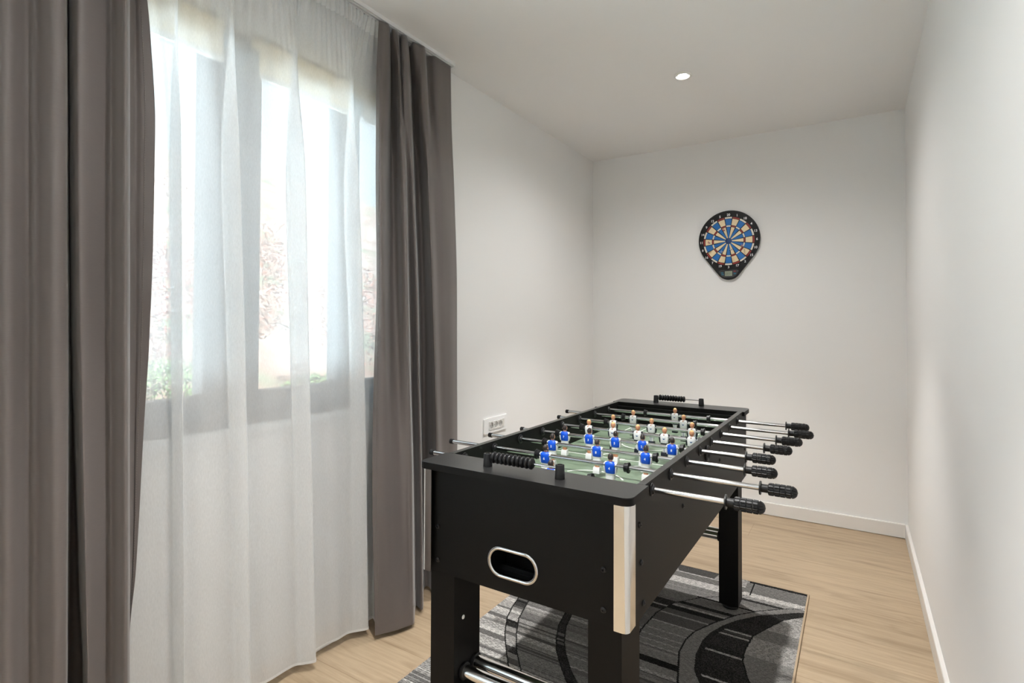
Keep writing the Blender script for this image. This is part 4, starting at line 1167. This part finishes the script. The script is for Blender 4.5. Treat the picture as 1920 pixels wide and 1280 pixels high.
# ------------------------------------------------------------------ outside the window
def ground_h(x, y):
    d = -x - 2.3
    h = -1.2 + .02 * d
    if d > 8: h += (d - 8) * .22
    if d > 30: h += (d - 30) * .16
    h += .5 * math.sin(x * .31 + y * .17) * min(1, d / 20) + 1.4 * math.sin(x * .07 - y * .09) * min(1, d / 40)
    return h
bm = bmesh.new()
xs = [-2.3 - 90 * (k / 60) ** 1.6 for k in range(61)]; ysg = [-60 + 3.0 * k for k in range(61)]
V_ = [[bm.verts.new((x, y, ground_h(x, y))) for y in ysg] for x in xs]
for i in range(60):
    for k in range(60):
        bm.faces.new((V_[i][k], V_[i][k + 1], V_[i + 1][k + 1], V_[i + 1][k]))
fix_normals(bm)
M_hill = mat('hillside', lin(150, 150, 100), .9, spec=.1)
_b = M_hill.node_tree.nodes['Principled BSDF']
_tc = N(M_hill, 'ShaderNodeTexCoord'); _n = N(M_hill, 'ShaderNodeTexNoise'); _n.inputs['Scale'].default_value = .35; _n.inputs['Detail'].default_value = 8
_r = N(M_hill, 'ShaderNodeValToRGB')
_r.color_ramp.elements[0].position = .3; _r.color_ramp.elements[0].color = lin(56, 66, 48)
_r.color_ramp.elements[1].position = .7; _r.color_ramp.elements[1].color = lin(92, 86, 80)
_e = _r.color_ramp.elements.new(.48); _e.color = lin(82, 64, 56)
lk(M_hill, _tc.outputs['Object'], _n.inputs['Vector']); lk(M_hill, _n.outputs['Fac'], _r.inputs['Fac']); lk(M_hill, _r.outputs[0], _b.inputs['Base Color'])
gh = struct(obj('ground', bm, M_hill, smooth=True))
# shrubs and young trees on the slope
M_bark = mat('bark', lin(110, 88, 74), .9)
def leaf_mat(n, c):
    m = mat(n, c, .7, spec=.2)
    m.node_tree.nodes['Principled BSDF'].inputs['Subsurface Weight'].default_value = 0
    return m
M_lf = [leaf_mat('green leaves', lin(66, 84, 44)), leaf_mat('rust leaves', lin(104, 60, 44)), leaf_mat('red leaves', lin(92, 46, 40))]
def crown_bm(seed, rx, rz, n):
    r = random.Random(seed); bm = bmesh.new()
    for _ in range(n):
        v = Vector((r.gauss(0, 1), r.gauss(0, 1), r.gauss(0, 1))).normalized() * (.35 + .65 * r.random() ** .4)
        c = Vector((v.x * rx, v.y * rx, v.z * rz))
        a = Vector((r.gauss(0, 1), r.gauss(0, 1), r.gauss(0, 1))).normalized(); b = a.cross(Vector((r.gauss(0, 1), r.gauss(0, 1), r.gauss(0, 1)))).normalized()
        L, w = .055 * (.7 + .6 * r.random()), .026
        bm.faces.new([bm.verts.new(c + p) for p in (-a * L, b * w, a * L, -b * w)])
    return bm
kinds = ['green leafed shrub', 'rust leafed young tree', 'red leafed young tree']
plants = [(-11.2, 3.8, 0, .8, .8, 'low green shrub outside the window, nearest the house'), (-12.0, 5.6, 0, .9, .8, 'rounded green shrub outside the window, behind the nearest shrub'),
          (-14.5, 6.4, 2, 1.2, 1.5, 'red leafed young tree seen through the left pane, low on the slope'), (-15, 9.0, 1, 1.4, 1.9, 'rust leafed young tree seen through the middle of the window'),
          (-13, 11.5, 1, 1.3, 1.6, 'rust leafed young tree seen through the right pane'), (-18, 8.0, 1, 1.8, 2.2, 'taller rust leafed tree higher up the slope on the left'),
          (-19, 14, 2, 1.7, 2.0, 'red leafed tree higher up the slope on the right'), (-11.2, 8.6, 0, .9, .7, 'green shrub at the foot of the slope seen through the right pane')]
for i, (x, y, k, rx, rz, lab) in enumerate(plants):
    z = ground_h(x, y)
    o = thing('shrub' if k == 0 else 'tree', lab, 'shrub' if k == 0 else 'tree', (x, y, z), 'plants on the slope outside')
    cz = rz * (1.0 if k == 0 else 1.5)
    cr_ = obj('foliage', crown_bm(i, rx, rz, 2200), M_lf[k], o); cr_.location = (0, 0, cz)
    bm = bmesh.new(); lathe(bm, (0, 0, -.25), (0, 0, 1), [(0, .10), (cz * .6, .07), (cz + .25, .03)], 10)
    obj('trunk', bm, M_bark, o, True, 40)
